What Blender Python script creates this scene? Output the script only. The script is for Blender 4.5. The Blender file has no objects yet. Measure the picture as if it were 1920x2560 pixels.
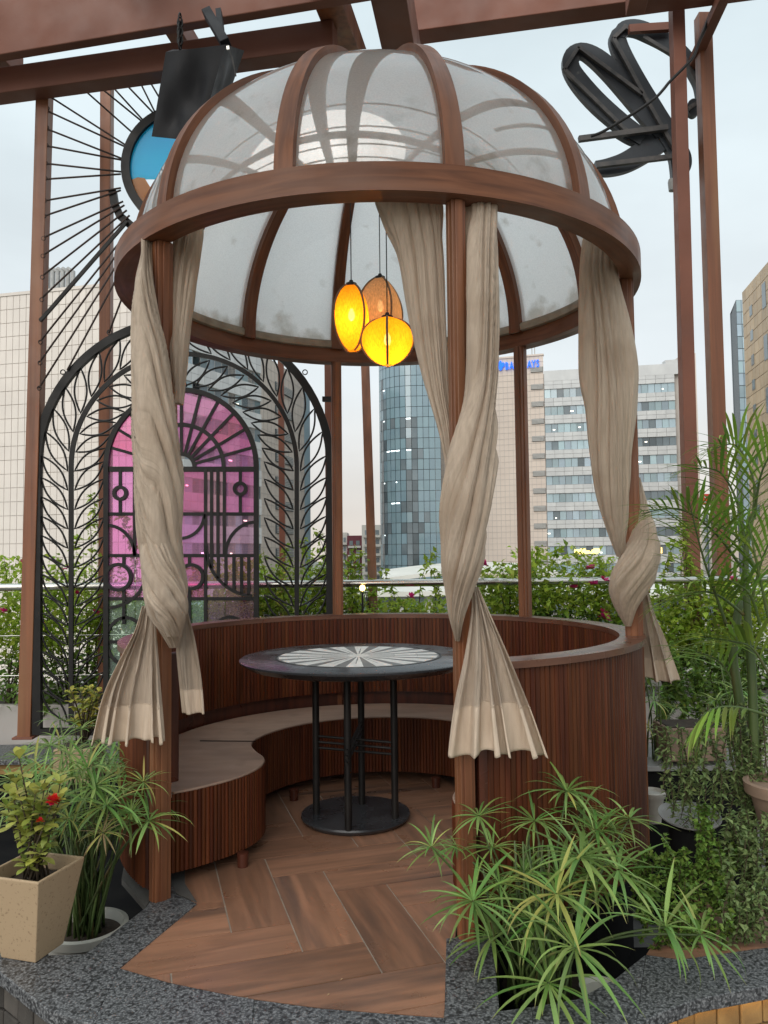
import bpy, math, random
from mathutils import Matrix, Vector
R = math.radians; PI = math.pi; sin = math.sin; cos = math.cos
sc = bpy.context.scene; COL = sc.collection
rnd = random.Random(7)

# ------------------------------------------------------------------ camera, sky, sun, exposure
F, TH, CH, ROLL = 1963.3, R(3.166), 1.239, R(-0.654)      # focal length in photo pixels, upward pitch, eye height, roll
cam = bpy.data.cameras.new('camera'); cam.sensor_fit = 'VERTICAL'; cam.sensor_height = 36
cam.lens = F/2560*36; cam.clip_start = .05; cam.clip_end = 4000
co = bpy.data.objects.new('camera', cam); COL.objects.link(co); sc.camera = co
co.matrix_world = Matrix.Translation((0, 0, CH)) @ Matrix.Rotation(PI/2+TH, 4, 'X') @ Matrix.Rotation(ROLL, 4, 'Z')

SUN_EL, SUN_AZ = R(38), R(205)          # azimuth clockwise from +Y (north): behind the camera on the left
w = bpy.data.worlds.new('World'); sc.world = w; w.use_nodes = True
nt = w.node_tree; nt.nodes.clear()
sky = nt.nodes.new('ShaderNodeTexSky'); sky.sky_type = 'NISHITA'; sky.sun_disc = False
sky.sun_elevation = SUN_EL; sky.sun_rotation = SUN_AZ; sky.air_density = 1.0; sky.dust_density = 6.0; sky.ozone_density = 1.0
hs = nt.nodes.new('ShaderNodeHueSaturation'); hs.inputs['Saturation'].default_value = .34
mx = nt.nodes.new('ShaderNodeMix'); mx.data_type = 'RGBA'
tc = nt.nodes.new('ShaderNodeTexCoord'); ns = nt.nodes.new('ShaderNodeTexNoise')
mp = nt.nodes.new('ShaderNodeMapping'); mp.inputs['Scale'].default_value = (1, 1, 2.4)
ns.inputs['Scale'].default_value = 1.6; ns.inputs['Detail'].default_value = 5; ns.inputs['Roughness'].default_value = .5
rp = nt.nodes.new('ShaderNodeMapRange'); rp.inputs[1].default_value = .38; rp.inputs[2].default_value = .66; rp.inputs[3].default_value = .72; rp.inputs[4].default_value = .9
bg = nt.nodes.new('ShaderNodeBackground'); bg.inputs['Strength'].default_value = .1
wo = nt.nodes.new('ShaderNodeOutputWorld')
L = nt.links.new
# overcast veil: pale cloud, slightly warmer towards the horizon
sep = nt.nodes.new('ShaderNodeSeparateXYZ'); cr = nt.nodes.new('ShaderNodeValToRGB')
cr.color_ramp.elements[0].position = 0.0; cr.color_ramp.elements[0].color = (8.1, 7.3, 6.5, 1)
cr.color_ramp.elements[1].position = .62; cr.color_ramp.elements[1].color = (7.3, 8.6, 9.1, 1)
e = cr.color_ramp.elements.new(.22); e.color = (7.6, 8.2, 8.5, 1)
e = cr.color_ramp.elements.new(1.0); e.color = (9.8, 11.2, 11.8, 1)      # an overcast sky brightens smoothly towards the zenith
L(tc.outputs['Generated'], mp.inputs['Vector']); L(mp.outputs[0], ns.inputs['Vector']); L(ns.outputs['Fac'], rp.inputs[0])
L(tc.outputs['Generated'], sep.inputs[0]); L(sep.outputs['Z'], cr.inputs[0])
n2 = nt.nodes.new('ShaderNodeTexNoise'); n2.inputs['Scale'].default_value = 4.2; n2.inputs['Detail'].default_value = 6; L(mp.outputs[0], n2.inputs['Vector'])
r2 = nt.nodes.new('ShaderNodeMapRange'); r2.inputs[1].default_value = .3; r2.inputs[2].default_value = .7; r2.inputs[3].default_value = .95; r2.inputs[4].default_value = 1.05; L(n2.outputs['Fac'], r2.inputs[0])
cl_ = nt.nodes.new('ShaderNodeVectorMath'); cl_.operation = 'SCALE'; L(cr.outputs[0], cl_.inputs[0]); L(r2.outputs[0], cl_.inputs['Scale'])
L(sky.outputs[0], hs.inputs['Color']); L(rp.outputs[0], mx.inputs[0]); L(hs.outputs[0], mx.inputs[6]); L(cl_.outputs[0], mx.inputs[7])
L(mx.outputs[2], bg.inputs['Color']); L(bg.outputs[0], wo.inputs[0])

sl = bpy.data.lights.new('sun', 'SUN'); sl.energy = 1.5; sl.angle = R(60); sl.color = (1, .94, .86)
so = bpy.data.objects.new('sun', sl); COL.objects.link(so)
sd = Vector((sin(SUN_AZ)*cos(SUN_EL), cos(SUN_AZ)*cos(SUN_EL), sin(SUN_EL)))
so.rotation_euler = sd.to_track_quat('Z', 'Y').to_euler()

vs = sc.view_settings; vs.view_transform = 'Standard'; vs.look = 'None'; vs.exposure = 0.22; vs.gamma = 1; vs.use_curve_mapping = False
sc.cycles.max_bounces = 8; sc.cycles.transparent_max_bounces = 24; sc.cycles.caustics_reflective = False; sc.cycles.caustics_refractive = False

# ------------------------------------------------------------------ measuring helpers: photo pixel -> point of the place
def ray(u, v):
    u -= 960; v -= 1280
    c, s = cos(-ROLL), sin(-ROLL); u, v = c*u-s*v, s*u+c*v
    a, b = u/F, -v/F; c, s = cos(TH), sin(TH)
    return Vector((a, c-s*b, s+c*b))
def at(u, v, Y): d = ray(u, v); return Vector((0, 0, CH))+d*(Y/d.y)
def atz(u, v, z): d = ray(u, v); return Vector((0, 0, CH))+d*((z-CH)/d.z)

# ------------------------------------------------------------------ mesh builder
class MB:
    def __init__(s): s.v = []; s.f = []; s.uv = None
    def add(s, vs, fs):
        n = len(s.v); s.v += [tuple(p) for p in vs]; s.f += [tuple(i+n for i in f) for f in fs]; return s
    def box(s, c, d, m=None):
        hx, hy, hz = d[0]/2, d[1]/2, d[2]/2; c = Vector(c)
        P = [Vector((x, y, z)) for z in (-hz, hz) for x, y in ((-hx, -hy), (hx, -hy), (hx, hy), (-hx, hy))]
        if m is not None: P = [m @ p for p in P]
        return s.add([c+p for p in P], [(3, 2, 1, 0), (4, 5, 6, 7), (0, 1, 5, 4), (1, 2, 6, 5), (2, 3, 7, 6), (3, 0, 4, 7)])
    def bar(s, p, q, w, h, up=(0, 0, 1)):
        p, q = Vector(p), Vector(q); t = (q-p).normalized(); a = t.cross(Vector(up))
        if a.length < 1e-4: a = t.cross(Vector((0, 1, 0)))
        a.normalize(); b = a.cross(t); a = a*w/2; b = b*h/2
        return s.add([p-a-b, p+a-b, p+a+b, p-a+b, q-a-b, q+a-b, q+a+b, q-a+b],
                     [(0, 1, 2, 3), (7, 6, 5, 4), (4, 5, 1, 0), (5, 6, 2, 1), (6, 7, 3, 2), (7, 4, 0, 3)])
    def tube(s, pts, r, n=8, closed=False, cap=True, flat=1.0, axis=None):
        pts = [Vector(p) for p in pts]; N = len(pts); rs = r if isinstance(r, (list, tuple)) else [r]*N
        vs = []; ref = Vector(axis) if axis else None
        for i, p in enumerate(pts):
            t = (pts[(i+1) % N]-pts[i-1]) if closed else (pts[min(i+1, N-1)]-pts[max(i-1, 0)])
            if t.length < 1e-9: t = Vector((0, 0, 1))
            t.normalize()
            if ref is None: ref = Vector((0, 0, 1)) if abs(t.z) < .9 else Vector((1, 0, 0))
            a = t.cross(ref)
            if a.length < 1e-4: a = t.cross(Vector((.3, 1, .2)))
            a.normalize(); b = a.cross(t)
            if not axis: ref = b
            vs += [p+(a*cos(2*PI*k/n)+b*sin(2*PI*k/n)*flat)*rs[i] for k in range(n)]
        fs = []
        for i in range(N if closed else N-1):
            for k in range(n):
                j = (i+1) % N; fs.append((i*n+k, i*n+(k+1) % n, j*n+(k+1) % n, j*n+k))
        if cap and not closed: fs += [tuple(range(n))[::-1], tuple((N-1)*n+k for k in range(n))]
        return s.add(vs, fs)
    def lathe(s, prof, n=32, c=(0, 0, 0), a0=0, a1=2*PI):
        full = abs(a1-a0-2*PI) < 1e-6; m = n if full else n+1; c = Vector(c); vs = []; K = len(prof)
        for i in range(m):
            a = a0+(a1-a0)*i/n; vs += [c+Vector((r*cos(a), r*sin(a), z)) for r, z in prof]
        fs = [(i*K+k, ((i+1) % m)*K+k, ((i+1) % m)*K+k+1, i*K+k+1) for i in range(n) for k in range(K-1)]
        return s.add(vs, fs)
    def ring(s, r0, r1, z0, z1, n=96, c=(0, 0, 0), a0=0, a1=2*PI):      # closed rectangular section, ends capped
        full = abs(a1-a0-2*PI) < 1e-6; m = n if full else n+1; c = Vector(c); vs = []
        for i in range(m):
            a = a0+(a1-a0)*i/n
            vs += [c+Vector((r*cos(a), r*sin(a), z)) for r, z in ((r0, z0), (r1, z0), (r1, z1), (r0, z1))]
        fs = [(i*4+k, ((i+1) % m)*4+k, ((i+1) % m)*4+(k+1) % 4, i*4+(k+1) % 4) for i in range(n) for k in range(4)]
        if not full: fs += [(3, 2, 1, 0), (n*4, n*4+1, n*4+2, n*4+3)]
        return s.add(vs, fs)
    def prism(s, poly, z0, z1):
        n = len(poly)
        return s.add([(x, y, z0) for x, y in poly]+[(x, y, z1) for x, y in poly],
                     [tuple(range(n))[::-1], tuple(range(n, 2*n))]+[(i, (i+1) % n, n+(i+1) % n, n+i) for i in range(n)])
    def grid(s, rows):
        n = len(rows[0]); vs = [p for r in rows for p in r]
        return s.add(vs, [(i*n+k, i*n+k+1, (i+1)*n+k+1, (i+1)*n+k) for i in range(len(rows)-1) for k in range(n-1)])
    def slab(s, o, e, n, s0, s1, t0, t1, d0, d1):      # box on a facade: s along e, t up, d along outward normal n
        o, e, n = Vector(o), Vector(e), Vector(n); u = Vector((0, 0, 1))
        P = [o+e*a+u*b+n*c for c in (d0, d1) for a, b in ((s0, t0), (s1, t0), (s1, t1), (s0, t1))]
        return s.add(P, [(3, 2, 1, 0), (4, 5, 6, 7), (0, 1, 5, 4), (1, 2, 6, 5), (2, 3, 7, 6), (3, 0, 4, 7)])
    def mesh(s, name, mat, smooth=None, M=None):
        me = bpy.data.meshes.new(name); vs = s.v
        if M is not None: vs = [M @ Vector(p) for p in vs]
        me.from_pydata([tuple(p) for p in vs], [], s.f); me.update()
        if mat:
            for m in (mat if isinstance(mat, (list, tuple)) else [mat]): me.materials.append(m)
        if s.uv:
            ul = me.uv_layers.new(name='UVMap')
            for l in me.loops: ul.data[l.index].uv = s.uv[l.vertex_index]
        if smooth is not None:
            me.polygons.foreach_set('use_smooth', [True]*len(me.polygons))
            if smooth < 179: me.set_sharp_from_angle(angle=R(smooth))
        return me

W = {}
def wm(o): return W.get(o.name, Matrix.Identity(4)) if o else Matrix.Identity(4)
def place(o, parent, M):
    COL.objects.link(o); W[o.name] = M
    if parent: o.parent = parent; o.matrix_basis = wm(parent).inverted() @ M
    else: o.matrix_basis = M
    return o
def tag(o, label=None, cat=None, group=None, kind=None):
    if label: o['label'] = label
    if cat: o['category'] = cat
    if group: o['group'] = group
    if kind: o['kind'] = kind
    return o
def T(name, label, cat, loc=(0, 0, 0), group=None):
    o = bpy.data.objects.new(name, None); o.empty_display_size = .1
    place(o, None, Matrix.Translation(Vector(loc))); return tag(o, label, cat, group)
def P(name, mb, mat, parent=None, smooth=None, label=None, kind=None, bevel=0):   # mesh given in place coordinates
    M = wm(parent); me = mb.mesh(name, mat, smooth, M.inverted() if parent else None)
    o = bpy.data.objects.new(name, me); place(o, parent, M.copy())
    tag(o, label, None, None, kind)
    if bevel:
        b = o.modifiers.new('bevel', 'BEVEL'); b.width = bevel; b.segments = 2; b.limit_method = 'ANGLE'; b.angle_limit = R(40)
    return o
def I(name, me, parent, M, label=None):                                            # shared mesh placed by a matrix
    o = bpy.data.objects.new(name, me); place(o, parent, M)
    if label: o['label'] = label
    return o
def S(name, mb, mat, smooth=None, bevel=0): return P(name, mb, mat, None, smooth, None, 'structure', bevel)
def cr_(pts, n):                                                                    # Catmull-Rom through lists of numbers
    out = []; m = len(pts)
    for i in range(n):
        x = i/(n-1)*(m-1); k = min(int(x), m-2); t = x-k
        a, b, c, d = pts[max(k-1, 0)], pts[k], pts[k+1], pts[min(k+2, m-1)]
        out.append([.5*(2*q+(r-p)*t+(2*p-5*q+4*r-s)*t*t+(3*q-p-3*r+s)*t**3) for p, q, r, s in zip(a, b, c, d)])
    return out
def resample(pts, step):
    pts = [Vector(p) for p in pts]; d = [0]
    for a, b in zip(pts, pts[1:]): d.append(d[-1]+(b-a).length)
    n = int(d[-1]/step); out = []; k = 0
    for i in range(n+1):
        x = i*d[-1]/n
        while k < len(pts)-2 and d[k+1] < x: k += 1
        t = (x-d[k])/max(d[k+1]-d[k], 1e-9); out.append((pts[k].lerp(pts[k+1], t), (pts[k+1]-pts[k]).normalized()))
    return out

# ------------------------------------------------------------------ materials
def mat(name, c1, c2=None, scale=(4, 4, 4), det=4, rough=.6, bump=0, bscale=None, spec=.5, coord='Object', lo=.35, hi=.65, rv=0.0, rh=0.0,
        metal=0, coat=0, c3=None, s3=1.5, lo3=.5, hi3=.75, rfac=.12, sheen=0, transl=0, distort=0, crease=0):
    m = bpy.data.materials.new(name); m.use_nodes = True; t = m.node_tree; N = t.nodes; k = t.links.new
    b = N['Principled BSDF']; out = N['Material Output']
    b.inputs['Roughness'].default_value = rough; b.inputs['Metallic'].default_value = metal
    b.inputs['Specular IOR Level'].default_value = spec; b.inputs['Coat Weight'].default_value = coat
    if sheen: b.inputs['Sheen Weight'].default_value = sheen
    tc = N.new('ShaderNodeTexCoord'); oi = N.new('ShaderNodeObjectInfo')
    ad = N.new('ShaderNodeVectorMath'); ad.operation = 'MULTIPLY_ADD'; ad.inputs[1].default_value = (37, 61, 53)
    cb = N.new('ShaderNodeCombineXYZ')
    for i in range(3): k(oi.outputs['Random'], cb.inputs[i])
    k(cb.outputs[0], ad.inputs[0]); k(tc.outputs[coord], ad.inputs[2]); vec = ad.outputs[0]
    def noise(sc_, d=det, dist=0):
        mp = N.new('ShaderNodeMapping'); mp.inputs['Scale'].default_value = sc_ if isinstance(sc_, (tuple, list)) else (sc_,)*3
        n = N.new('ShaderNodeTexNoise'); n.inputs['Scale'].default_value = 1; n.inputs['Detail'].default_value = d; n.inputs['Distortion'].default_value = dist
        k(vec, mp.inputs[0]); k(mp.outputs[0], n.inputs['Vector']); return n.outputs['Fac']
    def ramp(f, a, z):
        r = N.new('ShaderNodeMapRange'); r.inputs[1].default_value = a; r.inputs[2].default_value = z; k(f, r.inputs[0]); return r.outputs[0]
    def mix(f, a, c):
        x = N.new('ShaderNodeMix'); x.data_type = 'RGBA'
        for s_, i in ((f, 0), (a, 6), (c, 7)):
            if isinstance(s_, tuple): x.inputs[i].default_value = (*s_, 1)
            elif isinstance(s_, (int, float)): x.inputs[i].default_value = s_
            else: k(s_, x.inputs[i])
        return x.outputs[2]
    col = c1; nf = None
    if c2: nf = noise(scale, det, distort); col = mix(ramp(nf, lo, hi), c1, c2)
    if c3: col = mix(ramp(noise(s3, 5), lo3, hi3), col, c3)
    if rv or rh:
        h = N.new('ShaderNodeHueSaturation'); 
        if isinstance(col, tuple): h.inputs['Color'].default_value = (*col, 1)
        else: k(col, h.inputs['Color'])
        r = N.new('ShaderNodeMapRange'); r.inputs[3].default_value = 1-rv; r.inputs[4].default_value = 1+rv; k(oi.outputs['Random'], r.inputs[0]); k(r.outputs[0], h.inputs['Value'])
        if rh:
            wn = N.new('ShaderNodeTexWhiteNoise'); wn.noise_dimensions = '1D'; k(oi.outputs['Random'], wn.inputs['W'])
            q = N.new('ShaderNodeMapRange'); q.inputs[3].default_value = .5-rh; q.inputs[4].default_value = .5+rh; k(wn.outputs['Value'], q.inputs[0]); k(q.outputs[0], h.inputs['Hue'])
        col = h.outputs[0]
    if isinstance(col, tuple): b.inputs['Base Color'].default_value = (*col, 1)
    else: k(col, b.inputs['Base Color'])
    rn = ramp(noise(6, 4), .3, .7); r2 = N.new('ShaderNodeMapRange'); r2.inputs[3].default_value = max(rough-rfac, .02); r2.inputs[4].default_value = min(rough+rfac, 1)
    k(rn, r2.inputs[0]); k(r2.outputs[0], b.inputs['Roughness'])
    if bump:
        bn = N.new('ShaderNodeBump'); bn.inputs['Strength'].default_value = bump; bn.inputs['Distance'].default_value = .004
        k(noise(bscale or scale, 5), bn.inputs['Height']); k(bn.outputs[0], b.inputs['Normal'])
    if crease:
        mp2 = N.new('ShaderNodeMapping'); mp2.inputs['Scale'].default_value = (70, 2.2, 1); n2 = N.new('ShaderNodeTexNoise'); n2.inputs['Scale'].default_value = 1; n2.inputs['Detail'].default_value = 6; n2.inputs['Distortion'].default_value = .8
        k(tc.outputs['UV'], mp2.inputs[0]); k(mp2.outputs[0], n2.inputs['Vector']); b2 = N.new('ShaderNodeBump'); b2.inputs['Strength'].default_value = crease; b2.inputs['Distance'].default_value = .008
        k(n2.outputs['Fac'], b2.inputs['Height']); k(b2.outputs[0], bn.inputs['Normal'])
    if transl:
        tr = N.new('ShaderNodeBsdfTranslucent'); ms = N.new('ShaderNodeMixShader'); ms.inputs[0].default_value = transl
        if isinstance(col, tuple): tr.inputs[0].default_value = (*col, 1)
        else: k(col, tr.inputs[0])
        k(b.outputs[0], ms.inputs[1]); k(tr.outputs[0], ms.inputs[2]); k(ms.outputs[0], out.inputs[0])
    return m

def emit(name, col, st):
    m = bpy.data.materials.new(name); m.use_nodes = True; b = m.node_tree.nodes['Principled BSDF']
    b.inputs['Base Color'].default_value = (*col, 1); b.inputs['Emission Color'].default_value = (*col, 1); b.inputs['Emission Strength'].default_value = st; return m

def leafmat(name, c1, c2, tip=None, rv=.3, rh=.02, transl=.3, rough=.45):           # UV.y runs from stalk to tip
    m = bpy.data.materials.new(name); m.use_nodes = True; t = m.node_tree; N = t.nodes; k = t.links.new
    b = N['Principled BSDF']; out = N['Material Output']; b.inputs['Roughness'].default_value = rough; b.inputs['Specular IOR Level'].default_value = .35
    oi = N.new('ShaderNodeObjectInfo'); geo = N.new('ShaderNodeNewGeometry'); tc = N.new('ShaderNodeTexCoord')
    wn = N.new('ShaderNodeTexWhiteNoise'); wn.noise_dimensions = '2D'; cb = N.new('ShaderNodeCombineXYZ')
    k(oi.outputs['Random'], cb.inputs[0]); k(geo.outputs['Random Per Island'], cb.inputs[1]); k(cb.outputs[0], wn.inputs['Vector'])
    mx = N.new('ShaderNodeMix'); mx.data_type = 'RGBA'; mx.inputs[6].default_value = (*c1, 1); mx.inputs[7].default_value = (*c2, 1); k(wn.outputs['Value'], mx.inputs[0])
    col = mx.outputs[2]
    if tip:
        sp = N.new('ShaderNodeSeparateXYZ'); k(tc.outputs['UV'], sp.inputs[0]); r = N.new('ShaderNodeMapRange'); r.inputs[1].default_value = .86; r.inputs[2].default_value = 1.0
        k(sp.outputs[1], r.inputs[0]); m2 = N.new('ShaderNodeMix'); m2.data_type = 'RGBA'; k(r.outputs[0], m2.inputs[0]); k(col, m2.inputs[6]); m2.inputs[7].default_value = (*tip, 1); col = m2.outputs[2]
    h = N.new('ShaderNodeHueSaturation'); k(col, h.inputs['Color']); sc3 = N.new('ShaderNodeSeparateColor'); k(wn.outputs['Color'], sc3.inputs[0])
    for so_, lo, hi, si in ((1, 1-rv, 1+rv, 'Value'), (2, .5-rh, .5+rh, 'Hue')):
        r = N.new('ShaderNodeMapRange'); r.inputs[3].default_value = lo; r.inputs[4].default_value = hi; k(sc3.outputs[so_], r.inputs[0]); k(r.outputs[0], h.inputs[si])
    k(h.outputs[0], b.inputs['Base Color'])
    tr = N.new('ShaderNodeBsdfTranslucent'); k(h.outputs[0], tr.inputs[0]); ms = N.new('ShaderNodeMixShader'); ms.inputs[0].default_value = transl
    k(b.outputs[0], ms.inputs[1]); k(tr.outputs[0], ms.inputs[2]); k(ms.outputs[0], out.inputs[0]); return m

def glassmat(name, col, refl=.1, alpha=.85, rough=.02):                            # thin coloured pane: see-through tint + reflection
    m = bpy.data.materials.new(name); m.use_nodes = True; t = m.node_tree; N = t.nodes; k = t.links.new; N.remove(N['Principled BSDF'])
    tr = N.new('ShaderNodeBsdfTransparent'); gl = N.new('ShaderNodeBsdfGlossy'); gl.inputs['Roughness'].default_value = rough
    df = N.new('ShaderNodeBsdfDiffuse'); a = N.new('ShaderNodeMixShader'); b = N.new('ShaderNodeMixShader'); lw = N.new('ShaderNodeLayerWeight'); lw.inputs[0].default_value = .2
    oi = N.new('ShaderNodeObjectInfo'); h = N.new('ShaderNodeHueSaturation'); h.inputs['Color'].default_value = (*col, 1)
    for lo, hi, s_ in ((.46, .54, 'Hue'), (.75, 1.15, 'Saturation')):
        r = N.new('ShaderNodeMapRange'); r.inputs[3].default_value = lo; r.inputs[4].default_value = hi; k(oi.outputs['Random'], r.inputs[0]); k(r.outputs[0], h.inputs[s_])
    k(h.outputs[0], tr.inputs[0]); k(h.outputs[0], df.inputs[0]); a.inputs[0].default_value = 1-alpha; k(tr.outputs[0], a.inputs[1]); k(df.outputs[0], a.inputs[2])
    mt = N.new('ShaderNodeMath'); mt.operation = 'MULTIPLY_ADD'; mt.inputs[1].default_value = .6; mt.inputs[2].default_value = refl; k(lw.outputs['Fresnel'], mt.inputs[0])
    k(mt.outputs[0], b.inputs[0]); k(a.outputs[0], b.inputs[1]); k(gl.outputs[0], b.inputs[2]); k(b.outputs[0], N['Material Output'].inputs[0]); return m

def domemat(name):
    m = bpy.data.materials.new(name); m.use_nodes = True; t = m.node_tree; N = t.nodes; k = t.links.new; N.remove(N['Principled BSDF'])
    tc = N.new('ShaderNodeTexCoord'); oi = N.new('ShaderNodeObjectInfo')
    ns = N.new('ShaderNodeTexNoise'); ns.inputs['Scale'].default_value = 7; ns.inputs['Detail'].default_value = 6; k(tc.outputs['Object'], ns.inputs['Vector'])
    fine = N.new('ShaderNodeTexNoise'); fine.inputs['Scale'].default_value = 160; fine.inputs['Detail'].default_value = 3; k(tc.outputs['Object'], fine.inputs['Vector'])
    # dirt gathers along the bottom edge (UV.y = height on the panel)
    sp = N.new('ShaderNodeSeparateXYZ'); k(tc.outputs['UV'], sp.inputs[0])
    r0 = N.new('ShaderNodeMapRange'); r0.inputs[1].default_value = .0; r0.inputs[2].default_value = .13; r0.inputs[3].default_value = .36; r0.inputs[4].default_value = 0; k(sp.outputs[1], r0.inputs[0])
    ad = N.new('ShaderNodeMath'); ad.operation = 'ADD'; k(r0.outputs[0], ad.inputs[0]); k(ns.outputs['Fac'], ad.inputs[1])
    r1 = N.new('ShaderNodeMapRange'); r1.inputs[1].default_value = .62; r1.inputs[2].default_value = .8; k(ad.outputs[0], r1.inputs[0])
    mx = N.new('ShaderNodeMix'); mx.data_type = 'RGBA'; mx.inputs[6].default_value = (.98, .98, .96, 1); mx.inputs[7].default_value = (.62, .59, .53, 1); k(r1.outputs[0], mx.inputs[0])
    rr = N.new('ShaderNodeMapRange'); rr.inputs[1].default_value = .3; rr.inputs[2].default_value = .7; rr.inputs[3].default_value = .92; rr.inputs[4].default_value = 1.04; k(fine.outputs['Fac'], rr.inputs[0])
    mv = N.new('ShaderNodeVectorMath'); mv.operation = 'SCALE'; k(mx.outputs[2], mv.inputs[0]); k(rr.outputs[0], mv.inputs['Scale'])
    df = N.new('ShaderNodeBsdfDiffuse'); tr = N.new('ShaderNodeBsdfTranslucent'); gl = N.new('ShaderNodeBsdfGlossy'); gl.inputs['Roughness'].default_value = .035
    bp = N.new('ShaderNodeBump'); bp.inputs['Strength'].default_value = .12; bp.inputs['Distance'].default_value = .002; k(fine.outputs['Fac'], bp.inputs['Height'])
    for s_ in (df, tr): k(mv.outputs[0], s_.inputs[0])
    rf = N.new('ShaderNodeBsdfRefraction'); rf.inputs['IOR'].default_value = 1.16; rf.inputs['Roughness'].default_value = 1.0; k(mv.outputs[0], rf.inputs[0])      # frosted film scatters light forwards
    a0 = N.new('ShaderNodeMixShader'); a0.inputs[0].default_value = .4; k(tr.outputs[0], a0.inputs[1]); k(rf.outputs[0], a0.inputs[2])
    a = N.new('ShaderNodeMixShader'); a.inputs[0].default_value = .82; k(df.outputs[0], a.inputs[1]); k(a0.outputs[0], a.inputs[2])
    lw = N.new('ShaderNodeLayerWeight'); lw.inputs[0].default_value = .56; b = N.new('ShaderNodeMixShader'); k(lw.outputs['Fresnel'], b.inputs[0])
    geo = N.new('ShaderNodeNewGeometry'); inv = N.new('ShaderNodeMath'); inv.operation = 'MULTIPLY_ADD'; inv.inputs[1].default_value = -.95; inv.inputs[2].default_value = 1; k(geo.outputs['Backfacing'], inv.inputs[0])
    mu = N.new('ShaderNodeMath'); mu.operation = 'MULTIPLY'; fa = N.new('ShaderNodeMath'); fa.operation = 'MULTIPLY_ADD'; fa.inputs[1].default_value = .8; fa.inputs[2].default_value = .07; k(lw.outputs['Fresnel'], fa.inputs[0]); k(inv.outputs[0], mu.inputs[0]); k(fa.outputs[0], mu.inputs[1]); k(mu.outputs[0], b.inputs[0])
    k(a.outputs[0], b.inputs[1]); k(gl.outputs[0], b.inputs[2]); k(b.outputs[0], N['Material Output'].inputs[0]); return m

M = {}
M['ring'] = mat('reddish wood laminate', (.235, .09, .041), (.125, .046, .021), (3, 34, 34), spec=.35, rough=.5, bump=.1, coord='UV', c3=(.2, .1, .065), s3=(1.2, 6, 6), distort=.6)
M['wood'] = mat('brown timber', (.31, .115, .047), (.145, .05, .022), (26, 26, 1.3), rough=.42, bump=.12, rv=.12, c3=(.21, .10, .05), s3=(12, 12, .8), distort=.5)
M['slat'] = mat('mahogany slat', (.125, .031, .009), (.058, .0145, .005), (60, 60, 2.2), rough=.5, spec=.3, bump=.1, rv=.2, rh=.006, c3=(.14, .042, .016), s3=(20, 20, 1.6))
M['board'] = mat('dark mahogany board', (.095, .027, .015), (.045, .014, .009), (24, 24, 1.5), rough=.34, bump=.06, rv=.1)
M['rail'] = mat('polished mahogany rail', (.19, .085, .052), (.10, .04, .025), (2.5, 20, 20), rough=.3, coord='UV', rv=0)
M['ply'] = mat('bare plywood seat', (.40, .27, .20), (.30, .20, .15), (3, 9, 3), rough=.75, bump=.15, c3=(.20, .135, .105), s3=5, lo3=.56, hi3=.78)
M['steel'] = mat('brown painted steel', (.225, .088, .056), (.165, .064, .042), (2, 2, 2), spec=.35, rough=.55, bump=.08, bscale=(60, 60, 60), c3=(.20, .09, .062), s3=(1.2, 3, 3), lo3=.55, hi3=.85, rv=.1)
M['woodsteel'] = mat('wood look post', (.27, .10, .045), (.15, .056, .028), (22, 22, .8), rough=.42, rv=.1, c3=(.27, .13, .06), s3=(9, 9, .6))
M['iron'] = mat('black painted iron', (.010, .0095, .0095), (.018, .016, .015), (9, 9, 9), spec=.3, rough=.5, bump=.06, bscale=(90, 90, 90))
M['table'] = mat('black table paint', (.03, .032, .036), (.055, .057, .062), (3, 3, 3), det=6, rough=.27, bump=.05, bscale=(40, 40, 40))
M['white'] = mat('white inlay', (.84, .84, .81), (.74, .74, .71), (12, 12, 12), rough=.4, rv=.06)
M['grey'] = mat('grey inlay', (.13, .13, .13), (.19, .19, .185), (12, 12, 12), rough=.45)
M['cloth'] = mat('beige linen', (.77, .635, .505), (.66, .535, .42), (90, 90, 7), det=5, rough=.9, bump=.35, bscale=(420, 420, 420), spec=.1, sheen=.2, transl=.34, crease=.95, c3=(.52, .395, .29), s3=4, lo3=.52, hi3=.8)
M['hem'] = mat('doubled linen hem', (.70, .565, .44), (.61, .485, .375), (90, 90, 7), det=5, rough=.9, bump=.35, bscale=(420, 420, 420), spec=.1, transl=.12, c3=(.50, .38, .28), s3=6, lo3=.55, hi3=.8)
M['tile'] = mat('wood look tile', (.36, .18, .108), (.225, .118, .073), (1.6, 15, 8), det=6, rough=.36, bump=.05, rv=.2, distort=1.2, c3=(.10, .066, .054), s3=(1.0, 7.5, 5), lo3=.54, hi3=.74)
M['grout'] = mat('tile grout', (.46, .40, .33), (.36, .31, .26), (9, 9, 9), rough=.9)
M['conc'] = mat('dusty concrete', (.13, .12, .11), (.08, .075, .07), (5, 5, 5), rough=.9, bump=.3, bscale=(40, 40, 40))
M['black'] = mat('black recess', (.008, .008, .009), (.013, .013, .013), (6, 6, 6), rough=.8, spec=.1)
M['soil'] = mat('potting soil', (.03, .021, .014), (.055, .038, .026), (50, 50, 50), rough=1, bump=.8, bscale=(60, 60, 60))
M['pot'] = mat('speckled sand coloured pot', (.45, .325, .20), (.40, .285, .175), (3, 3, 3), rough=.62, bump=.12, bscale=(160, 160, 160), c3=(.30, .205, .12), s3=110, lo3=.60, hi3=.68)
M['whitepot'] = mat('white plastic pot', (.55, .54, .49), (.42, .40, .35), (6, 6, 6), rough=.5)
M['clay'] = mat('weathered clay pot', (.34, .23, .165), (.24, .165, .12), (5, 5, 9), rough=.85, bump=.2, bscale=(50, 50, 50))
M['stool'] = mat('grey disc', (.36, .36, .35), (.29, .29, .285), (6, 6, 6), rough=.5)
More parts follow.
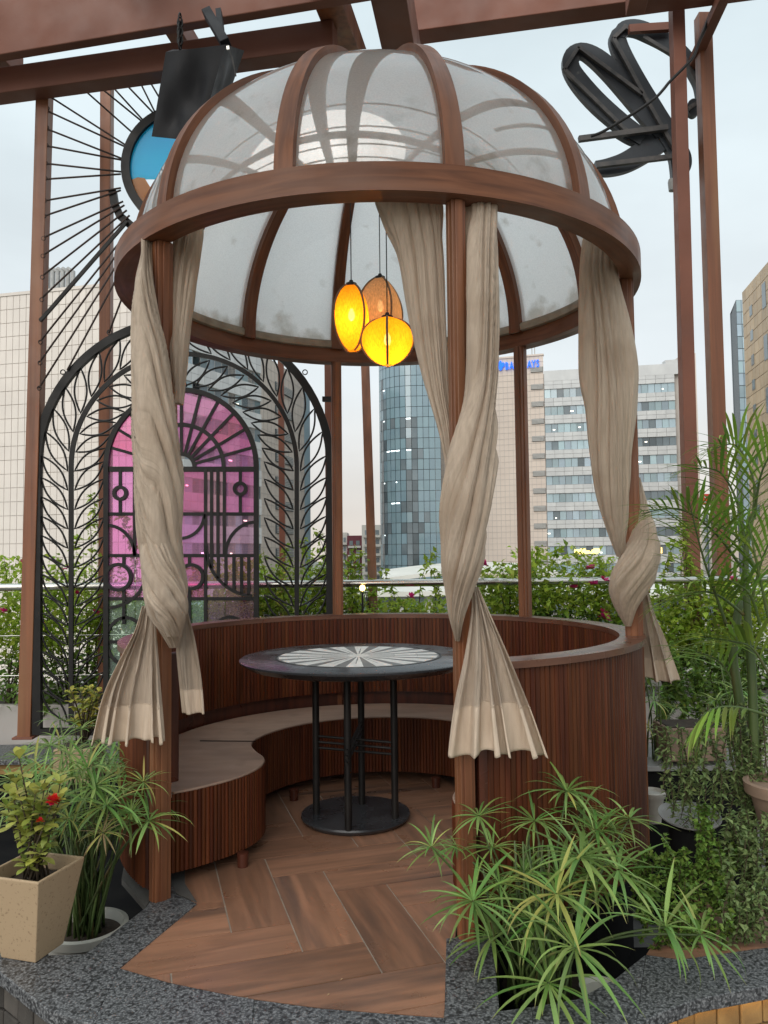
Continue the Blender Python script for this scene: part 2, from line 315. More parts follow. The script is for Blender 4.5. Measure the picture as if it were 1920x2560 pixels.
M['plaster'] = mat('white rendered planter', (.56, .52, .49), (.46, .43, .405), (2, 2, 2), rough=.8, bump=.1, bscale=(30, 30, 30), c3=(.36, .33, .31), s3=(9, 9, 1.2), lo3=.6, hi3=.85)
M['chrome'] = mat('brushed steel pipe', (.62, .61, .57), (.5, .49, .45), (4, 40, 40), rough=.22, metal=1)
M['rope'] = mat('brown rope', (.075, .05, .042), (.045, .03, .026), (90, 90, 90), rough=.85)
M['vinyl'] = mat('black cover fabric', (.009, .009, .011), (.017, .017, .02), (4, 4, 4), spec=.3, rough=.6, bump=.25, bscale=(220, 220, 220))
M['signback'] = mat('dark sign panel', (.026, .031, .038), (.04, .046, .055), (5, 5, 5), rough=.45, bump=.08, c3=(.10, .10, .10), s3=14, lo3=.68, hi3=.76)
M['signbar'] = mat('rusty dark bar', (.06, .06, .062), (.11, .10, .095), (14, 14, 14), rough=.6)
def granite():
    m = mat('flamed grey granite', (.08, .082, .087), (.225, .23, .235), (140, 140, 140), det=3, rough=.45, bump=.12, lo=.46, hi=.6, c3=(.03, .031, .033), s3=85, lo3=.5, hi3=.6)
    return m
M['granite'] = granite()
M['facade'] = mat('pinkish stone panel', (.72, .655, .60), (.66, .60, .55), (.4, .4, .4), rough=.6, rv=.06)
M['joint'] = mat('dark facade joint', (.50, .455, .42), None, rough=.8)
M['tan'] = mat('tan stone cladding', (.68, .585, .51), (.62, .53, .465), (.3, .3, .3), rough=.6, rv=.04)
M['band'] = mat('grey metal spandrel', (.60, .61, .61), (.52, .53, .535), (.8, .8, .5), rough=.4, rv=.05, spec=.6)
M['gold'] = mat('golden stone cladding', (.60, .45, .29), (.52, .385, .25), (.4, .4, .4), rough=.5, rv=.12)
M['pane'] = mat('blue office glass', (.29, .39, .44), (.34, .44, .49), (.5, .5, .5), rough=.08, rv=.3, rh=.02, spec=1.0, rfac=.03)
M['paned'] = mat('dark office glass', (.11, .145, .165), (.15, .185, .205), (.5, .5, .5), rough=.1, rv=.4, spec=.7, rfac=.03)
M['towerglass'] = mat('blue curtain wall glass', (.185, .285, .335), (.215, .32, .37), (.4, .4, .4), rough=.07, rv=.07, rh=.006, spec=1.2, rfac=.03)
M['mull'] = mat('grey mullion', (.09, .11, .125), None, rough=.5)
M['louvre'] = mat('pale louvre', (.5, .49, .47), None, rough=.6)
M['roofwhite'] = mat('white canopy roof', (.68, .67, .61), (.58, .57, .52), (.5, .5, .5), rough=.5)
M['citywall'] = mat('white apartment wall', (.55, .54, .50), (.47, .46, .43), (.3, .3, .3), rough=.8)
M['maroon'] = mat('maroon wall', (.16, .035, .05), (.12, .03, .04), (.4, .4, .4), rough=.8)
M['ground'] = mat('city ground', (.22, .22, .20), (.14, .15, .12), (.02, .02, .02), rough=.95)
M['terrace'] = mat('dark terrace floor', (.20, .19, .18), (.14, .135, .13), (3, 3, 3), rough=.7, bump=.1)
M['darkstone'] = mat('dark split stone', (.085, .075, .065), (.05, .045, .04), (9, 9, 9), rough=.9, bump=.6, bscale=(30, 30, 30), rv=.3)
M['goldlit'] = mat('rough split stone with painted led glow', (.40, .24, .09), (.24, .14, .055), (9, 9, 9), rough=.9, bump=.6, bscale=(30, 30, 30), rv=.25)  # warm LED glow is put into this stone colour, unlike the dark split stone
M['dome'] = domemat('frosted dome panel')
M['cream'] = mat('cream bead', (.42, .36, .28), (.3, .25, .19), (12, 12, 12), rough=.6)
M['pink'] = glassmat('magenta film glass', (.96, .50, .78), refl=.03, alpha=.86)
M['clear'] = glassmat('faint pink glass', (.95, .70, .83), refl=.04, alpha=.95)
M['greeng'] = glassmat('green film glass', (.80, .93, .85), refl=.05, alpha=.92)
M['blueg'] = mat('bright blue glass', (.06, .68, .97), (.08, .74, .98), (3, 3, 3), rough=.15, transl=.6)
M['orangeg'] = mat('amber glass', (.62, .26, .06), (.5, .2, .05), (3, 3, 3), rough=.15, transl=.4)
M['papy'] = leafmat('umbrella sedge leaf', (.165, .295, .06), (.28, .41, .13), tip=(.34, .30, .12), rv=.42, rh=.03)
M['papyy'] = leafmat('yellowing sedge leaf', (.50, .45, .13), (.34, .38, .10), tip=(.42, .28, .13), rv=.25)
M['dry'] = leafmat('dry sedge leaf', (.42, .31, .17), (.34, .25, .12), rv=.25)
M['stem'] = mat('green stalk', (.055, .095, .025), (.09, .13, .035), (20, 20, 3), rough=.5, rv=.3, c3=(.18, .12, .05), s3=(9, 9, 2), lo3=.55, hi3=.75)
M['twig'] = mat('brown twig', (.085, .06, .035), (.05, .036, .022), (20, 20, 20), rough=.9)
M['palm'] = leafmat('palm leaflet', (.165, .29, .04), (.28, .41, .07), tip=(.30, .28, .10), rv=.4, rh=.025)
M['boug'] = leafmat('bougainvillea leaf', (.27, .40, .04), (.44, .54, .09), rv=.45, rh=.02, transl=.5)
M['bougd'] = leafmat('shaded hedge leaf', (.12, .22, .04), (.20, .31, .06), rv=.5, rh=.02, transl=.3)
M['pinkfl'] = leafmat('pink bract', (.72, .03, .20), (.62, .05, .26), rv=.15)
M['redfl'] = leafmat('red flower', (.62, .015, .015), (.7, .05, .02), rv=.15)
M['ixora'] = leafmat('yellow green shrub leaf', (.36, .40, .07), (.55, .54, .15), rv=.3, rh=.02)
M['ixorad'] = leafmat('olive shrub leaf', (.17, .23, .04), (.30, .33, .08), rv=.35, rh=.02)
M['golden'] = leafmat('golden shrub leaf', (.40, .40, .05), (.55, .50, .10), rv=.25)
M['succ'] = leafmat('grey green trailing leaf', (.15, .22, .08), (.24, .31, .12), rv=.4, rh=.02)
# ================================================================== SETTING: ground, terrace, platform
gm = MB(); gm.add([(-1500, -300, -16), (1500, -300, -16), (1500, 2500, -16), (-1500, 2500, -16)], [(0, 1, 2, 3)]); S('ground', gm, M['ground'])
tm = MB(); tm.box((0, 3.2, -.72), (13, 9.4, .5)); S('terrace_floor', tm, M['terrace'])
CX, CY, ZB, PH = -.016, 3.708, 2.434, -1.147
def pol(r, deg, z=0): return Vector((CX+r*cos(R(deg)), CY+r*sin(R(deg)), z))

# platform under the gazebo: grout bed with herringbone tiles laid on it as parts
fa = [atz(298, 2420, 0), atz(420, 2456, 0), atz(540, 2481, 0), atz(636, 2498, 0), atz(800, 2520, 0), atz(960, 2533, 0), atz(1118, 2544, 0)]
FA = [(p.x, p.y) for p in fa]; BACK = [(1.0, 3.3), (1.12, 3.8), (.86, 4.5), (.4, 4.78), (-.3, 4.8), (-.8, 4.55), (-1.08, 3.95), (-1.0, 3.4)]
FP1 = FA+[(.215, 2.62), (.26, 2.9), (-.705, 2.9)]; FP2 = [(-.705, 2.9), (.75, 2.9)]+BACK; FP = FA+[(.215, 2.62), (.26, 2.9), (.75, 2.9)]+BACK+[(-.70, 2.9)]
bed = MB(); bed.prism(FP, -.02, -.0035); floor = S('gazebo_floor', bed, M['grout']); S('platform_base', MB().prism(FP, -.40, -.021), M['black'])
def clip(poly, P_):
    for i in range(len(P_)):
        (ax, ay), (bx, by) = P_[i], P_[(i+1) % len(P_)]; out = []
        f = lambda p: (bx-ax)*(p[1]-ay)-(by-ay)*(p[0]-ax)
        for j in range(len(poly)):
            p, q = poly[j], poly[(j+1) % len(poly)]; a, b = f(p), f(q)
            if a >= 0: out.append(p)
            if (a >= 0) != (b >= 0): t = a/(a-b); out.append((p[0]+(q[0]-p[0])*t, p[1]+(q[1]-p[1])*t))
        poly = out
        if not poly: return []
    return poly
A17 = R(17.2); ux, uy = cos(A17), sin(A17)
def area(p): return abs(sum(p[i][0]*p[(i+1) % len(p)][1]-p[(i+1) % len(p)][0]*p[i][1] for i in range(len(p))))/2
g = .0027
for i in range(-9, 12):
    for j in range(-6, 8):
        ou, ov = .292+.2*i+.6*j, 2.706-.2*i+.6*j
        for (u0, v0, u1, v1, rot) in ((ou, ov, ou+.2, ov+.6, 90), (ou-.4, ov-.2, ou+.2, ov, 0)):
            q = [(u0+g, v0+g), (u1-g, v0+g), (u1-g, v1-g), (u0+g, v1-g)]
            q = [(ux*a-uy*b, uy*a+ux*b) for a, b in q]; inside = lambda p, Q: len(clip([(p[0]-1e-4, p[1]-1e-4), (p[0]+1e-4, p[1]-1e-4), (p[0], p[1]+1e-4)], Q)) > 2
            whole = all(inside(p, FP1) or inside(p, FP2) for p in q)
            for q in ([q] if whole else [clip(q, FP1), clip(q, FP2)]):
             if len(q) < 3 or area(q) < 4e-4: continue
             cx, cy = sum(p[0] for p in q)/len(q), sum(p[1] for p in q)/len(q)
             Mt = Matrix.Translation((cx, cy, 0)) @ Matrix.Rotation(A17+R(rot), 4, 'Z'); Mi = Mt.inverted()
             lq = [tuple((Mi @ Vector((*p, 0)))[:2]) for p in q]
             I('tile', MB().prism(lq, -.003, rnd.uniform(-.0003, .0004)).mesh('tile', M['tile']), floor, Mt)
# granite kerb slabs round the platform
def V2(u, v, z=.005): p = atz(u, v, z); return (p.x, p.y)
def slabs(name, polys, z0, z1, m='granite'):
    for q in polys:
        o = S(name, MB().prism(q, z0, z1), M[m], bevel=.003); 
fin = [V2(-140, 2370), V2(60, 2388), V2(214, 2385), V2(298, 2420), V2(420, 2456), V2(540, 2481), V2(636, 2498), V2(800, 2520), V2(960, 2533), V2(1112, 2544), V2(1250, 2527), V2(1330, 2517), V2(1446, 2497), V2(1539, 2446), V2(1614, 2386), V2(1700, 2398), V2(1800, 2384), V2(1930, 2366), V2(2200, 2340)]
fout = [V2(-180, 2398), V2(0, 2432), V2(118, 2523), V2(231, 2562), V2(330, 2605), V2(450, 2650), V2(620, 2690), V2(800, 2715), V2(960, 2725), V2(1112, 2725), V2(1260, 2705), V2(1340, 2690), V2(1440, 2650), V2(1510, 2605), V2(1590, 2565), V2(1655, 2530), V2(1745, 2497), V2(1920, 2464), V2(2200, 2430)]
kerb = T('granite_kerb', 'grey flamed granite kerb curving round the front of the raised platform', 'kerb', (-.2, 2.2, -.4))
cuts = [0, 3, 6, 9, 11, 14, 18]
for a, b in zip(cuts, cuts[1:]):
    q = fin[a:b+1][::-1]+fout[a:b+1]
    q = [(x, y) for x, y in q]
    P('kerb_slab', MB().prism(q, -.034, .005+.0007*(a % 2)), M['granite'], kerb, bevel=.003)
P('kerb_slab', MB().prism([V2(214, 2384), V2(298, 2419), V2(492, 2258), V2(440, 2235), V2(432, 2213), V2(398, 2216), V2(365, 2268)][::-1], -.034, .0045), M['granite'], kerb, bevel=.002)
P('kerb_slab', MB().prism([V2(1111, 2543), V2(1249, 2525), V2(1232, 2360), V2(1225, 2335), V2(1116, 2345)], -.034, .0045), M['granite'], kerb, bevel=.002)
P('led_strip', MB().tube([(x, y+.034, -.0395) for x, y in fout[11:]], .0045, 6), emit('warm led strip', (1, .6, .18), 7), kerb, 80)
P('kerb_face', MB().add([(x, y+.06, z) for z in (-.47, -.034) for x, y in fout], [(i, i+1, len(fout)+i+1, len(fout)+i) for i in range(len(fout)-1)]), M['darkstone'], kerb)
# split retaining stones, right and left; gold ones have LED glow painted in
for k in range(len(fout)-1):
    (ax, ay), (bx, by) = fout[k], fout[k+1]; Ls = math.hypot(bx-ax, by-ay); n = max(1, round(Ls/.09))
    for i in range(n):
        for r_ in range(3):
            p = Vector((ax+(bx-ax)*(i+.5)/n, ay+(by-ay)*(i+.5)/n+.058, -.085-.085*r_)); an = math.atan2(by-ay, bx-ax)
            P('stone', MB().box(p+Vector((0, .004, 0)), (Ls/n-.006, .03+rnd.random()*.012, .078), Matrix.Rotation(an, 3, 'Z')), M['goldlit' if ax > .2 or (ax < -.75 and r_ == 2 and rnd.random() < .5) else 'darkstone'], kerb, bevel=.004)
# dusty concrete apron under the left post, soil-black planter pits
ap = MB(); ap.prism([V2(492, 2257, 0), V2(398, 2216, 0), V2(365, 2268, 0), V2(304, 2198, 0), V2(330, 2060, 0), V2(345, 1960, 0), V2(420, 1900, 0), V2(462, 2050, 0), V2(462, 2210, 0)][::-1], -.02, .0025); S('concrete_apron', ap, M['conc'])
pit = MB()
pit.box((-1.75, 3.5, -.40), (2.2, 2.6, .06)); pit.box((.75, 2.7, -.40), (1.1, 1.2, .06)); S('planter_pit', pit, M['black'])
rt = MB(); rt.prism([V2(1616, 2386, 0), V2(1700, 2399, 0), V2(1800, 2385, 0), V2(1930, 2367, 0), V2(2300, 2330, 0), V2(2300, 2240, 0), V2(1700, 2250, 0)], -.4, .0); S('side_paving', rt, M['tile'])

# ================================================================== GAZEBO
gz = T('gazebo', 'round timber gazebo with frosted white panelled dome on six posts', 'gazebo', (CX, CY, 0))
def uvring(r0, r1, z0, z1, n=120, c=(CX, CY, 0), a0=0, a1=2*PI):
    m = MB(); m.uv = []; sec = [(r0, z0), (r1, z0), (r1, z1), (r0, z1)]; full = a1-a0 > 6.28
    for k in range(4):
        (ra, za), (rb, zb) = sec[k], sec[(k+1) % 4]; base = len(m.v)
        for i in range(n+1):
            a = a0+(a1-a0)*i/n
            m.v += [(c[0]+ra*cos(a), c[1]+ra*sin(a), c[2]+za), (c[0]+rb*cos(a), c[1]+rb*sin(a), c[2]+zb)]
            m.uv += [(a*r1, k*.2), (a*r1, k*.2+math.hypot(rb-ra, zb-za))]
        for i in range(n): m.f.append((base+2*i, base+2*i+2, base+2*i+3, base+2*i+1))
    if not full:
        for i, fl in ((0, 1), (n, 0)):
            a = a0+(a1-a0)*i/n; b = len(m.v)
            m.v += [(c[0]+r*cos(a), c[1]+r*sin(a), c[2]+z) for r, z in sec]; m.uv += [(0, 0), (.05, 0), (.05, .05), (0, .05)]
            m.f.append((b, b+1, b+2, b+3) if fl else (b+3, b+2, b+1, b))
    return m
P('ring_beam', uvring(1.11, 1.2, ZB, ZB+.097), M['ring'], gz, 30)
P('bead', MB().lathe([(1.085, .0), (1.105, -.004), (1.112, .02), (1.095, .045), (1.08, .03), (1.085, 0)], 96, (CX, CY, ZB+.085)), M['cream'], gz, 60)
Z0, DA, DC = ZB+.097, 1.11, .92
def dome(t, a, dr=0):
    r = (DA+dr)*cos(t); return Vector((CX+r*cos(a), CY+r*sin(a), Z0+(DC+dr)*sin(t)))
TM = R(80)
for k in range(12):
    a0 = R(PH-75+30*k)
    m = MB(); m.uv = []; nu, nv = 10, 22
    for i in range(nv+1):
        t = TM*i/nv
        for j in range(nu+1):
            a = a0+R(30)*j/nu; m.v.append(tuple(dome(t, a))); m.uv.append((j/nu, i/nv))
    for i in range(nv):
        for j in range(nu): b = i*(nu+1)+j; m.f.append((b, b+1, b+nu+2, b+nu+1))
    P('dome_panel', m, M['dome'], gz, 180)
for k in range(12):
    a = R(PH-75+30*k); m = MB(); m.uv = []; er = Vector((-sin(a), cos(a), 0)); nv = 26; hw = .036
    secs = []
    for i in range(nv+1):
        t = R(-1.5)+(TM+R(2.5))*i/nv; w_ = hw*(1-.35*i/nv)
        pi_, po = dome(t, a, -.035), dome(t, a, .028); secs.append((pi_-er*w_, pi_+er*w_, po+er*w_, po-er*w_))
    for q in range(4):
        b = len(m.v)
        for i, s_ in enumerate(secs):
            m.v += [tuple(s_[q]), tuple(s_[(q+1) % 4])]; m.uv += [(i*.06, q*.1+k), (i*.06, q*.1+.07+k)]
        for i in range(nv): m.f.append((b+2*i, b+2*i+1, b+2*i+3, b+2*i+2))
    P('dome_rib', m, M['ring'], gz, 30)
P('dome_cap', MB().lathe([(.0, .96), (.16, .955), (.22, .93), (.22, .90), (0, .90)], 40, (CX, CY, Z0)), M['ring'], gz, 40)
for k in range(6):
    d = PH-135+60*k; c = pol(1.129, d); m = MB(); rz = Matrix.Rotation(R(d), 3, 'Z')
    m.box(c+Vector((0, 0, ZB/2+.001)), (.062, .05, ZB), rz)
    for sx, sy in ((1, 0), (-1, 0), (0, 1), (0, -1)):
        m.box(c+rz @ Vector((sx*.031, sy*.025, 0))+Vector((0, 0, ZB/2+.001)), (.012 if sx else .026, .012 if sy else .028, ZB-.004), rz)
    P('post', m, M['wood'], gz, bevel=.003)

# curved partition wall with fluted slats
pw = T('curved_partition', 'curved reddish partition wall of fluted slats ringing the bench', 'partition', (CX, CY, 0))
W0, W1, ZR = R(PH-73), R(PH+223), .885
P('wall_core', MB().ring(1.095, 1.155, .03, ZR-.024, 110, (CX, CY, 0), W0, W1), M['board'], pw, 30)
P('top_rail', uvring(1.068, 1.176, ZR-.024, ZR, 110, (CX, CY, 0), W0, W1), M['rail'], pw, 30, bevel=.004)
P('backrest_panel', MB().ring(1.075, 1.094, .42, ZR-.0245, 110, (CX, CY, 0), W0, W1), M['board'], pw, 30)
def slatmesh(w_, d_, h_):
    m = MB(); prof = [(-w_/2, 0), (-w_/2*.85, -d_*.75), (-w_*.2, -d_), (w_*.2, -d_), (w_/2*.85, -d_*.75), (w_/2, 0)]
    m.prism(prof[::-1], 0, h_); return m.mesh('slat', M['slat'], 50)
sm_in = slatmesh(.0212, .006, ZR-.026-.423); sm_out = slatmesh(.0203, .0045, ZR-.026-.03)
n = 238
for i in range(n):
    d = PH-72+294*(i+.5)/n; p = pol(1.0755, d, .423)
    I('slat', sm_in, pw, Matrix.Translation(p) @ Matrix.Rotation(R(d-90), 4, 'Z'))
n = 62
for i in range(n):
    d = PH-71.5+64*(i+.5)/n; p = pol(1.1545, d, .03)
    I('slat', sm_out, pw, Matrix.Translation(p) @ Matrix.Rotation(R(d+90), 4, 'Z'))
rest = MB()
for i in range(225):
    d = PH-7.3+229*(i+.5)/225; p = pol(1.1545, d, .03); mt = Matrix.Translation(p) @ Matrix.Rotation(R(d+90), 4, 'Z')
    rest.add([mt @ Vector(v) for v in ((-.0095, 0, 0), (0, -.009, 0), (.0095, 0, 0), (-.0095, 0, ZR-.056), (0, -.009, ZR-.056), (.0095, 0, ZR-.056))], [(0, 1, 4, 3), (1, 2, 5, 4)])
P('rear_slats', rest, M['slat'], pw, kind='stuff')
for d in (PH-74.2, PH+224.2): 
    P('end_board', MB().box(pol(1.1, d, .645), (.10, .022, .48), Matrix.Rotation(R(d), 3, 'Z')), M['board'], pw, bevel=.006)

# curved bench
bn = T('curved_bench', 'curved fluted bench with bare plywood seat wrapping round the black table', 'bench', (CX, CY, 0))
ZS = .35
fr = [(-.80, -.665), (-.715, -.60), (-.615, -.495), (-.55, -.385), (-.523, -.27), (-.535, -.165), (-.585, -.06), (-.628, .06)]
rel = [Vector((x, y, 0)) for x, y in fr]
for d in range(165, -32, -6):
    r = .64+.06*sin(R(max(0, min(180, d)))); rel.append(Vector((r*cos(R(d)), r*sin(R(d)), 0)))
er0 = atz(1098, 1950, ZS)-Vector((CX, CY, 0)); 
rel += [Vector((.56, -.41, 0)), Vector((.49, -.50, 0)), Vector((.385, -.565, 0)), Vector((.30, -.64, 0)), Vector((.262, -.76, 0)), Vector((.27, -.88, 0)), Vector((.285, -1.02, 0))]
path = [Vector(p) for p in cr_([tuple(p) for p in rel], 260)]
ctr = Vector((CX, CY, 0))
inner = [(p+ctr) for p in path]
def ang(p): return math.atan2(p.y-CY, p.x-CX)
# seat plate: strip between the front edge and the wall
a_s, a_e = R(PH+222.5), R(PH-72.5)
mseat = MB(); K = len(inner)
outer = [Vector((CX+1.074*cos(a_s+(a_e-a_s)*i/(K-1)), CY+1.074*sin(a_s+(a_e-a_s)*i/(K-1)), 0)) for i in range(K)]
for z in (ZS-.018, ZS):
    for L_ in (inner, outer): mseat.v += [(p.x, p.y, z) for p in L_]
for i in range(K-1):
    mseat.f += [(2*K+i, 2*K+i+1, 3*K+i+1, 3*K+i), (i+1, i, K+i, K+i+1), (i, i+1, 2*K+i+1, 2*K+i), (K+i+1, K+i, 3*K+i, 3*K+i+1)]
mseat.f += [(0, 2*K, 3*K, K), (K-1, 2*K-1, 4*K-1, 3*K-1)]
P('seat', mseat, M['ply'], bn, 30)
fm = MB()
for z in (.06, ZS-.02): fm.v += [(p.x, p.y, z) for p in inner]
fm.f += [(i, i+1, K+i+1, K+i) for i in range(K-1)]
P('front_panel', fm, M['board'], bn, 60)
sm_f = slatmesh(.0172, .0085, ZS-.008-.05)
for p, t in resample(inner, .0178):
    I('slat', sm_f, bn, Matrix.Translation((p.x, p.y, .05)) @ Matrix.Rotation(math.atan2(t.y, t.x)+(PI if False else 0), 4, 'Z') @ Matrix.Rotation(0 if True else PI, 4, 'Z'))
edge = [p+Vector((0, 0, ZS-.005)) for p in inner]
P('front_edging', MB().tube(edge, .006, 6), M['ply'], bn, 80)
P('seat_joint', MB().bar(atz(500, 1852, ZS+.0025), atz(640, 1853, ZS+.0025), .004, .003), M['black'], bn)
for (u, v) in ((607, 2166), (735, 2000), (1090, 1968)):
    p = atz(u, v, 0); P('leg', MB().lathe([(0, 0), (.022, 0), (.024, .055), (0, .055)], 16, p), M['board'], bn, 40)

# ================================================================== TABLE
tx, ty, tz = -.130, 3.79, .76
tb = T('round_table', 'round black pedestal table with white starburst inlay inside the gazebo', 'table', (tx, ty, 0))
P('tabletop', MB().lathe([(0, tz-.048), (.47, tz-.048), (.525, tz-.036), (.56, tz-.012), (.562, tz-.004), (.556, tz), (0, tz)], 96, (tx, ty, 0)), M['table'], tb, 35)
P('inlay_disc', MB().lathe([(0, 0), (.385, 0), (.385, .0015), (0, .0015)], 72, (tx, ty, tz)), M['grey'], tb, 40)
P('inlay_border', MB().ring(.388, .398, 0, .0012, 72, (tx, ty, tz)), M['iron'], tb)
NR = 36
for k in range(NR):
    a = 2*PI*(k+.5)/NR
    for (r0, r1, s, zz) in ((.285, .378, 1.1, .0024), (.175, .283, 1.0, .0021), (.045, .173, .85, .0018)):
        b = a+(.5-s)*PI/NR*.9*(1 if k % 2 else -.6); h0, h1 = PI/NR*.52*s, PI/NR*.54*s
        q = [(tx+r*cos(b+h), ty+r*sin(b+h)) for r, h in ((r0, -h0), (r1, -h1), (r1, h1), (r0, h0))]
        P('inlay_ray', MB().prism(q, tz+.001, tz+zz), M['white'], tb)
P('inlay_hub', MB().lathe([(0, 0), (.05, 0), (.05, .0026), (0, .0026)], 24, (tx, ty, tz)), M['white'], tb)
P('base_disc', MB().lathe([(0, 0), (.24, 0), (.25, .006), (.258, .02), (.255, .028), (0, .028)], 64, (tx-.02, ty, 0)), M['table'], tb, 35)
legs = [atz(u, v, .028) for u, v in ((791, 2034), (871, 2075), (905, 2009), (988, 2045))]
for p in legs: P('leg', MB().tube([p, Vector((p.x+(tx-p.x)*.0, p.y, tz-.048))], .0165, 16), M['iron'], tb, 40)
for i, dz in enumerate((0, .027, .054)):
    z = .335+dz
    P('cross_rod', MB().tube([legs[0]+Vector((0, 0, z-.028)), legs[3]+Vector((0, 0, z-.028-.018))], .006, 8), M['iron'], tb, 60)
    q = (legs[2]-legs[1]).normalized()*.03
    P('cross_rod', MB().tube([legs[1]-q+Vector((0, 0, z-.04)), legs[2]+q*1.6+Vector((0, 0, z+.01))], .007, 8), M['iron'], tb, 60)

# ================================================================== PENDANT LAMPS
def lampmat(name, col, e0, e1, transl):
    m = bpy.data.materials.new(name); m.use_nodes = True; t = m.node_tree; N = t.nodes; k = t.links.new; N.remove(N['Principled BSDF'])
    tc = N.new('ShaderNodeTexCoord'); ns = N.new('ShaderNodeTexNoise'); mp = N.new('ShaderNodeMapping'); mp.inputs['Scale'].default_value = (160, 160, 50)
    ns.inputs['Scale'].default_value = 1; ns.inputs['Detail'].default_value = 4; k(tc.outputs['Object'], mp.inputs[0]); k(mp.outputs[0], ns.inputs['Vector'])
    r = N.new('ShaderNodeMapRange'); r.inputs[1].default_value = .3; r.inputs[2].default_value = .7; r.inputs[3].default_value = .72; r.inputs[4].default_value = 1.12; k(ns.outputs['Fac'], r.inputs[0])
    sc_ = N.new('ShaderNodeVectorMath'); sc_.operation = 'SCALE'; sc_.inputs[0].default_value = col; k(r.outputs[0], sc_.inputs['Scale'])
    df = N.new('ShaderNodeBsdfDiffuse'); tr = N.new('ShaderNodeBsdfTranslucent'); em = N.new('ShaderNodeEmission'); em.inputs[1].default_value = e0
    for s_ in (df, tr, em): k(sc_.outputs[0], s_.inputs[0])
    a = N.new('ShaderNodeMixShader'); a.inputs[0].default_value = transl; k(df.outputs[0], a.inputs[1]); k(tr.outputs[0], a.inputs[2])
    b = N.new('ShaderNodeAddShader'); k(a.outputs[0], b.inputs[0]); k(em.outputs[0], b.inputs[1]); tp = N.new('ShaderNodeBsdfTransparent'); c_ = N.new('ShaderNodeMixShader'); c_.inputs[0].default_value = .08; k(b.outputs[0], c_.inputs[1]); k(tp.outputs[0], c_.inputs[2]); k(c_.outputs[0], N['Material Output'].inputs[0]); return m
LM = lampmat('lit amber linen', (.96, .41, .018), .26, 0, .7); LM2 = lampmat('dim linen', (.66, .40, .20), .17, 0, .5)
M['lrib'] = mat('taupe piping', (.27, .19, .12), (.2, .14, .09), (30, 30, 30), rough=.8)
def lamp(u, v0, v1, hw_px, Y, rib0, label, shade, power, shape):
    top, bot = at(u, v0, Y), at(u, v1, Y); H_ = top.z-bot.z; Rm = hw_px*Y/F; c = Vector((top.x, Y, 0))
    t = T('pendant_lamp', label, 'pendant lamp', (c.x, c.y, bot.z), 'fabric pendant lamps hanging in the dome')
    def prof(s): return Rm*max(sin(PI*(.012+.976*s**shape)), .0)**.46
    m = MB(); rows = []; nA = 64
    for i in range(29):
        s = i/28; row = []
        for j in range(nA+1):
            f = 2*PI*j/nA; d = ((f-rib0) % (PI/2))-PI/4
            k = cos(PI/4)/cos(d); k = .55*k+.45*(1-.06*(1-abs(d)/(PI/4)))
            r = prof(s)*k; row.append((c.x+r*cos(f), c.y+r*sin(f), bot.z+H_*(1-s)))
        rows.append(row)
    m.grid(rows); P('lamp_shade', m, shade, t, 40)
    for q in range(4):
        f = rib0+q*PI/2
        P('rib', MB().tube([(c.x+(prof(i/28)+.002)*cos(f), c.y+(prof(i/28)+.002)*sin(f), bot.z+H_*(1-i/28)) for i in range(29)], .0052, 8), M['lrib'], t, 80)
    P('cap', MB().lathe([(0, .03), (.008, .03), (.012, .018), (.026, .014), (.027, 0), (.0, -.004)], 24, (c.x, c.y, top.z-.004)), M['iron'], t, 40)
    r = math.hypot(c.x-CX, c.y-CY); zt = Z0+DC*math.sqrt(1-(r/DA)**2)-.03
    P('cord', MB().tube([(c.x, c.y, top.z+.02), (c.x, c.y, zt)], .0028, 6), M['iron'], t, 80)
    P('bulb', MB().lathe([(0, -.03), (.012, -.022), (.017, -.006), (.013, .012), (.006, .03), (0, .032)], 16, (c.x, c.y, bot.z+H_*.55)), emit('bulb glow', (1, .72, .3), 9 if power > .5 else 3), t, 60)
    l = bpy.data.lights.new('bulb_light', 'POINT'); l.energy = power; l.color = (1, .62, .22); l.shadow_soft_size = .02
    lo = bpy.data.objects.new('bulb_light', l); place(lo, t, Matrix.Translation((c.x, c.y, bot.z+H_*.62-.06)))
lamp(878, 714, 878, 54, 3.68, R(-52), 'lit amber pendant lamp, tall oval, leftmost of the three', LM, 1.3, 1.0)
lamp(950, 697, 850, 62, 3.95, R(-64), 'dimmer tan pendant lamp, large and highest, behind the other two', LM2, .35, 1.15)
lamp(968, 796, 913, 66, 3.5, R(-91), 'lit amber pendant lamp, squat pumpkin shape hanging lowest', LM, 1.2, .86)

